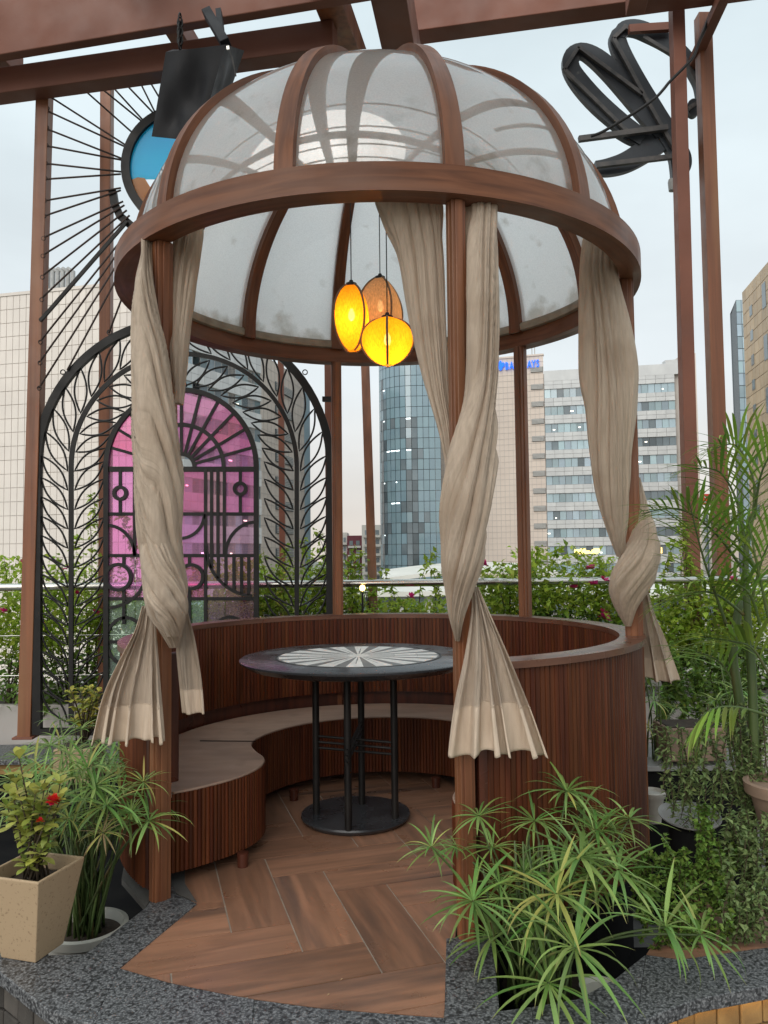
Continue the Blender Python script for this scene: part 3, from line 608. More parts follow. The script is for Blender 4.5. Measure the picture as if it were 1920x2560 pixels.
# ================================================================== CURTAINS
def drape(parent, name, keys, nr, A, tw, rows=90, m=150, seed=1, sharp=.75):
    q = random.Random(seed); w1, w2, p1, p2, p3 = [q.uniform(0, 6.28) for _ in range(5)]
    ks = cr_([tuple(map(float, k)) for k in keys], rows); mb = MB(); mb.uv = []; G = []
    for i, (ul, ur, v, Y, d) in enumerate(ks):
        t = i/(rows-1); c = at((ul+ur)/2, v, Y); h = (at(ur, v, Y)-at(ul, v, Y))/2; dv = Vector((0, d, 0)); row = []
        for j in range(m+1):
            f = 2*PI*j/m; g_ = f+tw*t+.30*sin(2*f+w1+tw*t*.6)+.16*sin(3*f+w2-2.1*t)
            n1 = max(4, round(nr*.62)); s = abs(cos(n1*g_/2))**sharp; m1 = .65+.35*sin(3*f+5*t+p1)
            s2 = abs(cos((nr*2+1)*g_/2+1.7*t+p1+.5*sin(6*t+f)))**.9; m2 = .5+.5*sin(2*f-7*t+p2)
            r = 1-A*m1*(1-s)-A*.33*m2*(1-s2)-.03*sin(9*t+f*2+p2)-.018*sin(23*t+5*f+p3)-.01*sin(41*t+3*f+w1)
            row.append(c+h*(cos(f)*r)+dv*(sin(f)*r)); mb.uv.append((g_/6.28, t))
        G.append(row)
    mb.grid(G); return P(name, mb, M['cloth'], parent, 180)
def fan(parent, name, keys, pl, amp, rows=46, m=170, seed=1, over=.5, drop=14, hem=.80, a0=.15, wp=1.0):
    q = random.Random(seed); ph = [q.uniform(-1, 1) for _ in range(40)]
    ks = cr_([tuple(map(float, k)) for k in keys], rows); mb = MB(); mb.uv = []; G = []
    for i, (ul, ur, v, Y) in enumerate(ks):
        t = i/(rows-1); row = []
        for j in range(m+1):
            s = j/m; x = pl*(s**wp+.055*sin(2*PI*1.3*s+ph[0]*3)+.04*sin(2*PI*2.7*s+ph[1]*3)+.012*sin(5*t+ph[2]*3+4*s)); k = int(x) % 40; fx = x-int(x)
            wob = ph[k]*(1-fx)+ph[(k+1) % 40]*fx; c1 = cos(2*PI*x); box = math.tanh(2.1*c1)/.97
            ss = s+over/pl*sin(2*PI*x+.6*wob)*.30*(.35+.65*t)
            z = amp*(a0+(1-a0)*t)*(box*(.72+.28*wob)+.16*sin(7*s+3*t+ph[3]*3)+.08*sin(31*s+9*t))
            st = -.0016 if t > hem else 0
            vv = v+drop*t*(wob*.75-.18*c1)*min(1, t/.3)
            row.append(at(ul+(ur-ul)*ss, vv, Y)+Vector((0, z+st, 0))); mb.uv.append((s*1.4, t*.6))
        G.append(row)
    mb.grid(G); o = P(name, mb, M['cloth'], parent, 180)
    sd_ = o.modifiers.new('thickness', 'SOLIDIFY'); sd_.thickness = .0022
    o.data.materials.append(M['hem']); o.data.polygons.foreach_set('material_index', [1 if k//m >= int(rows*hem) else 0 for k in range(len(o.data.polygons))])
    hr = G[int(rows*hem)]; P('hem_seam', MB().tube([p+Vector((0, -.0022, 0)) for p in hr[::2]], .0017, 5), M['cloth'], parent, 80)
    return o
cl = T('curtain', 'beige linen curtain twisted round the left front post with a flared tail', 'curtain', at(400, 1600, 2.85), 'tied linen curtains on the gazebo posts')
drape(cl, 'gathered_cloth', [(354, 384, 590, 2.93, .03), (352, 380, 640, 2.90, .035), (340, 384, 705, 2.86, .045), (329, 396, 780, 2.83, .055), (326, 418, 870, 2.81, .065), (327, 436, 985, 2.79, .075), (328, 448, 1080, 2.78, .08), (331, 457, 1160, 2.78, .085), (337, 460, 1240, 2.78, .085), (345, 453, 1340, 2.79, .08), (356, 462, 1420, 2.80, .08), (360, 469, 1485, 2.80, .078), (372, 466, 1535, 2.81, .07), (400, 458, 1578, 2.82, .055), (424, 446, 1618, 2.84, .03)], 13, .52, -6.5, seed=3, sharp=.55)
drape(cl, 'inner_cloth', [(434, 512, 550, 3.04, .045), (432, 509, 590, 3.02, .05), (424, 496, 680, 2.99, .05), (422, 484, 780, 2.97, .05), (420, 474, 870, 2.95, .05), (434, 464, 960, 2.93, .04), (438, 458, 1010, 2.9, .03)], 10, .45, .9, rows=50, seed=5, sharp=.6)
drape(cl, 'knot_band', [(352, 420, 1330, 2.775, .05), (352, 440, 1400, 2.75, .06), (358, 462, 1460, 2.735, .065), (376, 468, 1510, 2.73, .06), (396, 464, 1550, 2.745, .05), (418, 452, 1590, 2.78, .035)], 9, .46, -3.2, rows=50, seed=8, sharp=.55)
fan(cl, 'flared_tail', [(356, 388, 1515, 2.79), (338, 391, 1580, 2.79), (300, 398, 1660, 2.785), (262, 405, 1750, 2.78), (236, 415, 1866, 2.775)], 4.6, .036, seed=4, drop=26, over=.9, wp=.85)
fan(cl, 'inner_tail', [(446, 470, 1530, 2.88), (441, 487, 1600, 2.88), (445, 500, 1680, 2.88), (456, 510, 1785, 2.88)], 1.4, .018, seed=9, drop=6)
cf = T('curtain', 'beige linen curtain crossing the front right post, tail over fluted wall', 'curtain', at(1180, 1600, 2.55), 'tied linen curtains on the gazebo posts')
drape(cf, 'gathered_cloth', [(926, 1112, 455, 2.69, .045), (936, 1112, 505, 2.69, .05), (962, 1114, 570, 2.69, .05), (993, 1118, 650, 2.70, .052), (1022, 1124, 810, 2.71, .055), (1058, 1128, 960, 2.70, .05), (1090, 1140, 1065, 2.68, .045), (1110, 1150, 1157, 2.64, .04), (1120, 1160, 1230, 2.6, .03)], 13, .46, .8, rows=80, seed=11, sharp=.6)
drape(cf, 'outer_cloth', [(1158, 1243, 462, 2.68, .045), (1158, 1245, 560, 2.63, .05), (1160, 1247, 640, 2.59, .055), (1164, 1249, 800, 2.55, .06), (1164, 1249, 930, 2.53, .062), (1154, 1248, 1010, 2.515, .065), (1122, 1247, 1110, 2.50, .07), (1108, 1244, 1190, 2.495, .075), (1100, 1234, 1280, 2.49, .075), (1101, 1222, 1350, 2.495, .07), (1103, 1205, 1420, 2.50, .062), (1110, 1185, 1480, 2.51, .05), (1120, 1165, 1540, 2.53, .04), (1138, 1150, 1602, 2.56, .02)], 12, .48, 3.4, seed=13, sharp=.6)
fan(cf, 'flared_tail', [(1182, 1194, 1468, 2.56), (1178, 1222, 1530, 2.54), (1160, 1272, 1640, 2.51), (1134, 1322, 1760, 2.495), (1114, 1366, 1888, 2.48)], 4.7, .034, seed=15, drop=14, over=.8, hem=.76, wp=1.75)
cr = T('curtain', 'beige linen curtain knotted on the right post with tail hanging outside', 'curtain', at(1600, 1500, 3.35), 'tied linen curtains on the gazebo posts')
drape(cr, 'gathered_cloth', [(1456, 1538, 560, 3.40, .045), (1452, 1540, 612, 3.37, .05), (1446, 1546, 690, 3.34, .055), (1446, 1572, 800, 3.32, .06), (1450, 1594, 930, 3.31, .07), (1462, 1594, 1017, 3.3, .07), (1470, 1588, 1110, 3.3, .07), (1482, 1584, 1200, 3.3, .065), (1500, 1576, 1280, 3.3, .055), (1524, 1568, 1345, 3.3, .04), (1542, 1560, 1392, 3.31, .02)], 14, .42, .7, seed=17, sharp=.6)
drape(cr, 'knot_band', [(1584, 1602, 1195, 3.42, .03), (1590, 1622, 1270, 3.40, .04), (1580, 1642, 1335, 3.34, .06), (1548, 1653, 1390, 3.29, .08), (1526, 1645, 1435, 3.28, .08), (1522, 1622, 1475, 3.29, .07), (1536, 1596, 1515, 3.31, .05), (1562, 1578, 1565, 3.34, .02)], 9, .42, 2.2, seed=19, sharp=.6)
fan(cr, 'flared_tail', [(1600, 1618, 1470, 3.44), (1604, 1640, 1540, 3.44), (1610, 1668, 1610, 3.44), (1618, 1700, 1702, 3.44)], 2.2, .03, seed=21, drop=12, over=.7)
# ================================================================== PERGOLA
pg = T('pergola', 'brown painted steel pergola of long beams, joists and posts', 'pergola', (-2.2, 5.1, -.1))
def beam(a, b, wid, hei, m='steel', name='beam', bev=.006, ea=0, eb=0):      # a,b: bottom front edge
    a, b = Vector(a), Vector(b); d = (b-a).normalized(); a = a-d*ea; b = b+d*eb
    n = Vector((-d.y, d.x, 0)).normalized()
    if n.y < 0 and abs(d.x) > abs(d.y): n = -n
    P(name, MB().bar(a+n*wid/2+Vector((0, 0, hei/2)), b+n*wid/2+Vector((0, 0, hei/2)), wid, hei), M[m], pg, bevel=bev)
zB, zA, zD = 4.29, 4.40, 4.62
beam(atz(0, 232, zB), atz(700, 135, zB), .13, .175, ea=2.5, eb=.33)
beam(atz(0, 136, zA), atz(775, 6, zA), .07, .37, ea=2.5, eb=1.2)
beam(atz(827, 117, 4.47), atz(779, 0, 4.47), .165, .17, 'woodsteel', 'joist', ea=1.2, eb=6)
beam(atz(949, 101, zD), atz(926, 0, zD), .22, .34, 'steel', 'joist', ea=.9, eb=6)
zE = 5.11
e0, e1 = atz(1058, 74, zE), atz(1700, -14, zE)
beam(e0, e1, .17, .30, ea=.32, eb=2.5)
beam(atz(1718, 180, 5.0), atz(1790, 20, 5.0), .07, .08, 'steel', 'joist', ea=0, eb=3)
d_ = (atz(949, 101, zD)-atz(926, 0, zD)).normalized(); d_.z = 0; n_ = Vector((d_.y, -d_.x, 0)).normalized()
# the rest of the grid, over and behind the viewer
for y0 in (.9, -1.3, -3.7): beam((-4.2, y0+.95, 4.55), (4.6, y0-1.05, 4.55), .16, .2)
for off in (-2.9, -1.55, 1.5, 2.9):
    p = Vector((.0, 4.2, 4.76))+n_*off; beam(p+d_*1.0, p-d_*8.0, .12, .16, 'steel', 'joist')
for i in range(8):
    p = Vector((.3, 1.3, 4.93))-d_*(i*.84-.6); beam(p-n_*4.2, p+n_*4.2, .05, .05, 'steel', 'batten')
def post(u0, v0, u1, v1, Y0, Y1, s, m='woodsteel', sy=None):
    P('post', MB().bar(at(u0, v0, Y0), at(u1, v1, Y1), s, sy or s, (0, 1, 0)), M[m], pg, bevel=.004)
post(113, 200, 66, 1846, 5.10, 5.12, .085); P('base_plate', MB().box(at(66, 1846, 5.12)+Vector((0, 0, .012)), (.13, .13, .014)), M['steel'], pg, bevel=.002)
post(268, 200, 262, 1790, 5.6, 5.62, .078)
post(1691, 20, 1736, 1640, 5.55, 5.55, .09, 'steel')
post(1757, 40, 1812, 1640, 5.75, 5.75, .10)
post(906, 700, 936, 1600, 6.2, 5.75, .066, 'woodsteel'); post(819, 780, 826, 1600, 5.6, 5.6, .05, 'steel')
post(700, 640, 708, 1600, 6.9, 6.9, .05, 'steel')

# ================================================================== ARCH SCREEN
YS = 5.1
def sp(u, v, dy=0): return at(u, v, YS+dy)
scn = T('arch_screen', 'black wrought iron arch screen of leaf vines round pink glass door', 'screen', sp(460, 1838))
ACX, ACY, AR = 460, 1167, 366
def archpath(r, y1, n=40, cx=ACX, cy=ACY, ry=None):
    ry = ry or r
    return [(cx-r, y1)]+[(cx-r*cos(PI*i/n), cy-ry*sin(PI*i/n)) for i in range(n+1)]+[(cx+r, y1)]
def strap(pts, w_, d_, name, parent=scn, m='iron', dy=0, closed=False):               # flat bar following a path in the screen's plane
    q = [sp(*p) for p in pts]; mb = MB(); N = len(q); secs = []
    for i in range(N):
        t = (q[(i+1) % N if closed else min(i+1, N-1)]-q[(i-1) if closed else max(i-1, 0)]).normalized(); a = t.cross(Vector((0, 1, 0))).normalized()*w_/2
        b = Vector((0, d_/2, 0)); o_ = Vector((0, dy, 0)); secs += [q[i]-a-b+o_, q[i]+a-b+o_, q[i]+a+b+o_, q[i]-a+b+o_]
    fs = [(i*4+k, i*4+(k+1) % 4, ((i+1) % N)*4+(k+1) % 4, ((i+1) % N)*4+k) for i in range(N if closed else N-1) for k in range(4)]
    if not closed: fs += [(3, 2, 1, 0), (N*4-4, N*4-3, N*4-2, N*4-1)]
    return P(name, mb.add(secs, fs), M[m], parent, 30)
strap(archpath(AR, 1836), .052, .04, 'outer_frame')
strap([(ACX-AR+8, 1829), (ACX+AR-8, 1829)], .04, .05, 'bottom_bar', dy=.002)
DX0, DX1, DCX, DCY = 266, 641, 453.5, 1168
strap([(DX0, 1820)]+[(DCX-187.5*cos(PI*i/40), DCY-193*sin(PI*i/40)) for i in range(41)]+[(DX1, 1820)], .032, .03, 'door_frame')
STR = 282; stem_len = 1815-ACY; arc_len = STR*PI/2
def stem(s, r=STR, side=-1):
    if s < stem_len: return (ACX+side*r, 1815-s)
    a = (s-stem_len)/STR; return (ACX+side*r*cos(a), ACY-r*sin(a))
for side in (-1, 1):
    strap([stem(s, STR, side) for s in [i*(stem_len+arc_len)/70 for i in range(71)]], .028, .02, 'vine_stem')
    k = 0; s = 10.0
    while s < stem_len+arc_len-30:
        for rt_, wd in ((AR-9, 15.5), (201, 15.5)):
            s0, s1 = s, s+80 if rt_ > 300 else s+76
            b = Vector((*stem(s0, STR+(9 if rt_ > 300 else -9), side), 0)); t_ = Vector((*stem(s1, rt_, side), 0))
            d = t_-b; n2 = Vector((-d.y, d.x, 0)).normalized(); lp = []
            for i in range(13): f = i/12; lp.append(b+d*f+n2*wd*sin(PI*f)**.95)
            for i in range(11, 0, -1): f = i/12; lp.append(b+d*f-n2*wd*sin(PI*f)**.95)
            q = [sp(p.x, p.y) for p in lp]
            P('leaf', MB().tube(q, .0066, 5, closed=True, axis=(0, 1, 0)), M['iron'], scn, 180)
        s += 48.3; k += 1
bar = lambda pts, name='glazing_bar', w_=.020, d_=.016, dy=0: strap(pts, w_, d_, name, dy=dy)
arc = lambda cx, cy, rx, ry, a0, a1, n=16: [(cx+rx*cos(R(a0+(a1-a0)*i/n)), cy-ry*sin(R(a0+(a1-a0)*i/n))) for i in range(n+1)]
for r_ in (106, 33): bar(arc(DCX, DCY, r_, r_, 0, 180, 28), w_=.026)
for k in range(1, 12):
    a = R(15*k); bar([(DCX+34*cos(a), DCY-34*sin(a)), (DCX+184*cos(a), DCY-190*sin(a))], w_=.019, dy=.0015)
for v in (1173, 1285, 1389, 1497, 1605, 1712): bar([(DX0+4, v), (DX1-4, v)], w_=.022 if v != 1173 else .034, dy=.003)
for u, a, b in ((337, 1173, 1389), (514, 1173, 1605), (529, 1173, 1389), (545, 1173, 1389), (561, 1173, 1389), (310, 1389, 1413), (310, 1474, 1560), (474, 1389, 1413), (474, 1470, 1605), (396, 1173, 1389), (453, 1605, 1815), (601, 1173, 1208), (601, 1236, 1285), (301, 1173, 1218), (301, 1248, 1285)): bar([(u, a), (u, b)])
for u, v, r_ in ((601, 1222, 14), (301, 1233, 15), (296, 1443, 32), (478, 1442, 30)): strap([(u+r_*cos(2*PI*i/24), v-r_*sin(2*PI*i/24)) for i in range(24)], .022, .034, 'ring', closed=True, dy=.001)
bar(arc(641, 1389, 77, 84, 90, 180)); bar(arc(450, 1285, 61, 61, 270, 360)); bar(arc(266, 1389, 71, 76, 0, 90))
bar(arc(641, 1365, 126, 126, 180, 265)); bar(arc(262, 1430, 104, 90, 272, 345)); bar(arc(315, 1600, 48, 56, 0, 180)); bar(arc(575, 1590, 42, 48, 0, 180)); bar(arc(315, 1600, 48, 62, 180, 360))
for u in (529, 546, 565, 585, 604, 622): bar([(u, 1389), (u, 1365+math.sqrt(max(126**2-(u-641)**2, 0))-2)])
# panes between the bars (dichroic film: magenta above, greenish towards the bottom)
def pane(pts, m, dy=.008):
    q = [sp(*p) for p in pts]; n = len(q); P('pane', MB().add([p+Vector((0, dy-.002, 0)) for p in q]+[p+Vector((0, dy+.002, 0)) for p in q], [tuple(range(n)), tuple(range(n, 2*n))[::-1]]+[(i, n+i, n+(i+1) % n, (i+1) % n) for i in range(n)]), M[m], scn)
for k in range(12):
    for r0, r1, e1_ in ((35, 105, 105), (107, 184, 190)):
        a0, a1 = R(15*k+.8), R(15*k+14.2); am = (a0+a1)/2
        pane([(DCX+r0*cos(a0), DCY-r0*sin(a0)), (DCX+r1*cos(a0), DCY-e1_*sin(a0)), (DCX+r1*cos(am), DCY-e1_*sin(am)), (DCX+r1*cos(a1), DCY-e1_*sin(a1)), (DCX+r0*cos(a1), DCY-r0*sin(a1))], 'pink')
cols = [(270, 336), (338, 395), (397, 513), (515, 561), (563, 637)]
for (v0, v1) in ((1176, 1284), (1287, 1388), (1391, 1496), (1499, 1604), (1607, 1711), (1714, 1824)):
    for i, (u0, u1) in enumerate(cols):
        m = 'pink' if v1 < 1290 or (i < 3 and v1 < 1500) else ('clear' if v1 < 1500 else 'greeng')
        if m == 'pink' and i == 3: m = 'clear'
        if m == 'greeng' and i > 2: m = 'clear'
        pane([(u0, v0), (u1, v0), (u1, v1), (u0, v1)], m)
P('wall_bracket', MB().bar(sp(806, 998), sp(842, 998), .04, .03), M['iron'], scn)
for u, v in [(ACX+384*cos(R(a_)), ACY-384*sin(R(a_))) for a_ in (142, 119, 38)]:
    strap([(u+6*cos(2*PI*i/14), v-6*sin(2*PI*i/14)) for i in range(14)], .006, .006, 'eye_hook', closed=True)

# ================================================================== SUNBURST OF ROPES
sb = T('sunburst', 'round blue and amber glass disc in black ring held by radiating brown ropes', 'wall art', sp(459, 420), None)
SX, SY, SR = 459, 420, 143
q = [sp(SX+SR*cos(2*PI*i/72), SY-SR*sin(2*PI*i/72), -.02) for i in range(72)]
mb = MB(); secs = []
for i in range(72):
    a = 2*PI*i/72; n = Vector((cos(a), 0, sin(a)))*.028; b = Vector((0, .03, 0)); secs += [q[i]-n-b, q[i]+n-b, q[i]+n+b, q[i]-n+b]
P('ring', mb.add(secs, [(i*4+k, i*4+(k+1) % 4, ((i+1) % 72)*4+(k+1) % 4, ((i+1) % 72)*4+k) for i in range(72) for k in range(4)]), M['iron'], sb, 30)
def disc_piece(a0, a1, cut, m, below):
    pts = []
    for i in range(25): a = R(a0+(a1-a0)*i/24); pts.append((SX+134*cos(a), SY-134*sin(a)))
    pts += cut; qq = [sp(*p, -.02) for p in pts]; n = len(qq)
    P('glass_piece', MB().add([p+Vector((0, -.004, 0)) for p in qq]+[p+Vector((0, .004, 0)) for p in qq], [tuple(range(n)), tuple(range(n, 2*n))[::-1]]), M[m], sb)
disc_piece(-12, 192, [], 'blueg', 0)
disc_piece(193, 232, [(377, 470), (362, 446), (345, 444)], 'orangeg', 1)
disc_piece(233, 347, [(500, 452), (380, 468)], 'steel', 1)
k1 = 1.728
ropes = [((170, 388), (548, 630)), ((195, 475), (545, 636)), ((190, 552), (534, 688)), ((190, 628), (530, 692)), ((185, 705), (522, 742)), ((185, 775), (522, 752)), ((185, 868), (522, 812)), ((185, 935), (522, 822)), ((180, 1030), (532, 870)), ((180, 1105), (538, 886)), ((175, 1198), (548, 908)), ((174, 1294), (560, 930)), ((172, 1477), (588, 958)), ((170, 1566), (600, 966)), ((168, 1677), (612, 974)), ((470, 1440), (640, 985)), ((290, 1600), (625, 980)), ((360, 385), (582, 582)), ((430, 375), (620, 530)), ((480, 368), (626, 528)), ((535, 355), (668, 494)), ((600, 345), (672, 490)), ((640, 340), (706, 452)), ((700, 330), (730, 440))]
for a, b in ropes: P('rope', MB().tube([sp(a[0]/k1, a[1]/k1, -.03), sp(b[0]/k1, b[1]/k1, -.02)], .0062, 6), M['rope'], sb, 90)
P('strap', MB().bar(sp(101, 802, -.035), sp(318, 553, -.03), .02, .02), M['iron'], sb)
for v in (271, 319, 363, 408, 446, 501, 540, 596, 640, 693, 749, 799, 855, 907, 970):
    u = 120-(v-200)*.0286; P('hook', MB().tube([sp(u+5*cos(2*PI*i/12), v-5*sin(2*PI*i/12), -.035) for i in range(12)], .0035, 5, closed=True), M['rope'], sb, 90)
strap([(282, 478), (287, 510), (300, 540), (330, 566)], .05, .03, 'curved_bracket', sb)

# ================================================================== COVERED SPEAKER
spk = T('covered_speaker', 'loudspeaker in a black fabric cover hanging under the pergola beams', 'speaker', at(500, 120, 4.0))
c5 = lambda x, y, Y: at(x/2.86+380, y/2.86, Y)
fr_ = [c5(98, 372, 3.95), c5(525, 318, 3.86), c5(600, 620, 3.9), c5(330, 1010, 4.0), c5(-3, 976, 4.05)]
bk_ = [c5(150, 352, 4.35), c5(660, 362, 4.2), c5(690, 560, 4.22), c5(440, 990, 4.3), c5(80, 960, 4.35)]
bt = MB(); n = 14
def quadgrid(a, b, c, d, bulge, nrm):
    rows = []
    for i in range(n+1):
        row = []
        for j in range(n+1):
            u, v = j/n, i/n; p = a*(1-u)*(1-v)+b*u*(1-v)+c*u*v+d*(1-u)*v
            wv = .6*sin(5*u+3*v*v+1)*sin(PI*u)*sin(PI*v)+.35*sin(11*u-7*v)*sin(PI*u)*sin(PI*v)
            row.append(p+nrm*bulge*wv)
        rows.append(row)
    bt.grid(rows)
nf = Vector((0, -1, 0))
quadgrid(fr_[0], fr_[1], fr_[3], fr_[4], .055, nf); quadgrid(fr_[1], bk_[1], bk_[3], fr_[3], .012, Vector((1, -.2, 0)))
quadgrid(bk_[0], bk_[1], fr_[1], fr_[0], .008, Vector((0, 0, 1))); quadgrid(bk_[0], fr_[0], fr_[4], bk_[4], .01, Vector((-1, 0, 0)))
quadgrid(bk_[1], bk_[0], bk_[4], bk_[3], 0, nf); quadgrid(fr_[4], fr_[3], bk_[3], bk_[4], 0, nf)
P('cover', bt, M['vinyl'], spk, 50)
zp = [c5(540, 322, 3.85), c5(575, 420, 3.86), c5(600, 545, 3.88)]
P('zip', MB().tube(zp, .004, 6), M['signbar'], spk, 80); P('zip_pull', MB().bar(c5(541, 330, 3.83), c5(545, 355, 3.83), .014, .006, (0, 1, 0)), M['chrome'], spk)
P('bracket', MB().bar(c5(395, 90, 4.15), c5(530, 320, 4.0), .05, .06, (0, 1, 0)), M['vinyl'], spk, bevel=.004); P('bracket', MB().bar(c5(480, 90, 4.2), c5(505, 315, 4.05), .03, .05, (0, 1, 0)), M['vinyl'], spk)
for i in range(7):
    y0 = 120+i*30; cc = c5(200, y0+15, 3.98)
    P('chain_link', MB().tube([cc+Vector((.012*cos(2*PI*j/10)*(1 if i % 2 else .3), .012*cos(2*PI*j/10)*(.3 if i % 2 else 1), .032*sin(2*PI*j/10))) for j in range(10)], .0045, 5, closed=True), M['iron'], spk, 90)

# ================================================================== SCRIPT LETTER SIGN
YL = 5.95
sg = T('script_sign', 'dark giant script letter seen from behind, high between the right posts', 'sign', at(1680, 460, YL))
c8 = lambda x, y, dy=0: at(x/3.072+1380, y/3.072+20, YL+dy)
pxm = YL/F/3.072*1.0
def stroke(keys, dy, name='letter_stroke', th=.05):
    ks = cr_([tuple(map(float, k)) for k in keys], 40); mb = MB(); secs = []; q = [c8(a, b, dy) for a, b, _ in ks]
    for i in range(40):
        t = (q[min(i+1, 39)]-q[max(i-1, 0)]).normalized(); a = t.cross(Vector((0, 1, 0))).normalized()*ks[i][2]*pxm*1.02; b = Vector((0, th/2, 0))
        secs += [q[i]-a-b, q[i]+a-b, q[i]+a+b, q[i]-a+b]
    mb.add(secs, [(i*4+k, i*4+(k+1) % 4, i*4+4+(k+1) % 4, i*4+4+k) for i in range(39) for k in range(4)]+[(3, 2, 1, 0), (156, 157, 158, 159)])
    return P(name, mb, M['signback'], sg, 40)
stroke([(700, 1010, 62), (540, 900, 72), (360, 745, 76), (220, 590, 74), (145, 470, 66), (150, 375, 62), (225, 335, 58), (330, 385, 72), (460, 500, 82), (590, 650, 82), (720, 810, 78), (850, 970, 70)], 0)
stroke([(560, 185, 40), (502, 225, 62), (515, 310, 68), (580, 440, 66), (680, 620, 68), (790, 810, 74), (890, 990, 78), (935, 1130, 48), (935, 1240, 26), (928, 1325, 13)], .003)
stroke([(500, 250, 40), (540, 170, 52), (640, 160, 62), (760, 205, 66), (870, 265, 62), (970, 335, 58), (1050, 425, 54), (1095, 520, 44), (1118, 610, 26), (1122, 720, 12)], .006)
stroke([(1030, 775, 12), (1045, 775, 50), (1080, 775, 70), (1115, 775, 52), (1135, 775, 12)], .009)
stroke([(330, 1235, 52), (430, 1228, 66), (560, 1190, 76), (700, 1110, 84), (840, 1010, 84), (930, 940, 50)], .012)
stroke([(500, 975, 16), (620, 1005, 50), (760, 1020, 70), (890, 1010, 60)], .015)
stroke([(960, 1040, 30), (1010, 1120, 42), (1030, 1200, 36), (1015, 1270, 26), (990, 1320, 8)], .018)
for a, b in (((200, 300), (690, 665)), ((200, 305), (92, 475)), ((92, 475), (570, 945)), ((560, 150), (470, 235)), ((470, 235), (720, 700)), ((720, 700), (935, 1075)), ((700, 225), (905, 345)), ((1015, 385), (1120, 590)), ((1045, 775), (1135, 715)), ((545, 140), (595, 165))):
    P('brace', MB().bar(c8(*a, -.045), c8(*b, -.045), .028, .03, (0, 1, 0)), M['signbar'], sg)
P('brace', MB().bar(c8(205, 1008, -.07), c8(885, 920, -.07), .04, .04, (0, 1, 0)), M['signbar'], sg); P('brace', MB().bar(c8(340, 1212, -.07), c8(950, 1140, -.07), .035, .035, (0, 1, 0)), M['signbar'], sg)
P('brace', MB().bar(c8(590, 165, -.07), c8(920, 145, -.07), .06, .04, (0, 1, 0)), M['steel'], sg)
P('end_cap', MB().lathe([(0, -.05), (.03, -.04), (.035, .03), (.03, .05), (0, .055)], 14, c8(926, 1365)), M['stool'], sg, 60)
cb_ = [c8(a, b, -.5) for a, b in ((300, 985), (380, 955), (500, 885), (640, 800), (720, 745), (800, 685), (860, 620), (900, 570), (960, 510), (1030, 440), (1090, 365), (1130, 260), (1180, 150), (1215, 40))]
tag(P('cable', MB().tube([Vector(p) for p in cr_([tuple(p) for p in cb_], 50)], .011, 7), M['iron'], None, 90), 'black cable slung from the dome side up to the brown joist', 'cable')

# ================================================================== RAILING AND HEDGE PLANTER
YR = 5.4
rl = T('railing', 'brushed steel pipe railing along the terrace edge behind the gazebo', 'railing', (0, YR, .1))
zr = at(1200, 1455, YR).z
P('pipe', MB().tube([(-4.5, YR, zr), (4.5, YR, zr)], .026, 16), M['chrome'], rl, 80)
for x in (-3.4, -1.5, .62, 2.45, 4): P('upright', MB().tube([(x, YR, -.1), (x, YR, zr-.02)], .016, 10), M['chrome'], rl, 80)
for z in (.45, .72): P('wire', MB().tube([(-4.5, YR, z), (4.5, YR, z)], .004, 6), M['chrome'], rl, 80)
hp = T('hedge_planter', 'long low white rendered planter holding the bougainvillea hedge', 'planter', (0, 5.8, -.47))
zt = at(50, 1763, 5.5).z
P('trough', MB().box((0, 5.53, (zt-.47)/2), (9.4, .07, zt+.47)).box((0, 6.5, (zt-.47)/2), (9.4, .07, zt+.47)), M['plaster'], hp, bevel=.006)
P('soil', MB().box((0, 6.0, zt-.13), (9.3, .9, .1)), M['soil'], hp)
kb = T('low_kerb', 'low black granite kerb under the arch screen, glow on its underside painted gold', 'kerb', (-2.6, 5.0, -.4))
P('kerb_slab', MB().prism([(-4.4, 4.82), (-1.05, 4.82), (-1.05, 5.22), (-4.4, 5.22)], -.0, .03), M['granite'], kb, bevel=.003)
P('painted_glow_strip', MB().box((-2.7, 4.88, -.035), (3.3, .04, .06)), M['goldlit'], kb)  # warm light under the slab, put in as a gold coloured strip
P('kerb_face', MB().box((-2.7, 5.0, -.26), (3.3, .2, .385)), M['black'], kb)
gl = T('garden_light', 'small lit globe garden light on a stake beside the railing', 'garden light', at(905, 1560, 5.25))
p = at(906, 1470, 5.25); P('globe', MB().lathe([(0, -.022), (.015, -.015), (.02, 0), (.015, .015), (0, .022)], 18, p), emit('globe glow', (1, .62, .22), 5), gl, 90)
P('stake', MB().tube([p-Vector((0, 0, .027)), p-Vector((0, 0, .6))], .007, 8), M['iron'], gl, 80)

# ================================================================== CITY BUILDINGS
U = Vector((0, 0, 1))
def gp(u, Y): q = at(u, 1388, Y); return Vector((q.x, Y, 0))
def fac(p, q): e = (q-p); Ls = e.length; e = e/Ls; return e, Vector((e.y, -e.x, 0)), Ls
def zpx(v, Y): return at(960, v, Y).z
def body(name, pts, z0, z1, m, parent): return P(name, MB().prism([(p.x, p.y) for p in pts][::-1], z0, z1), M[m], parent)
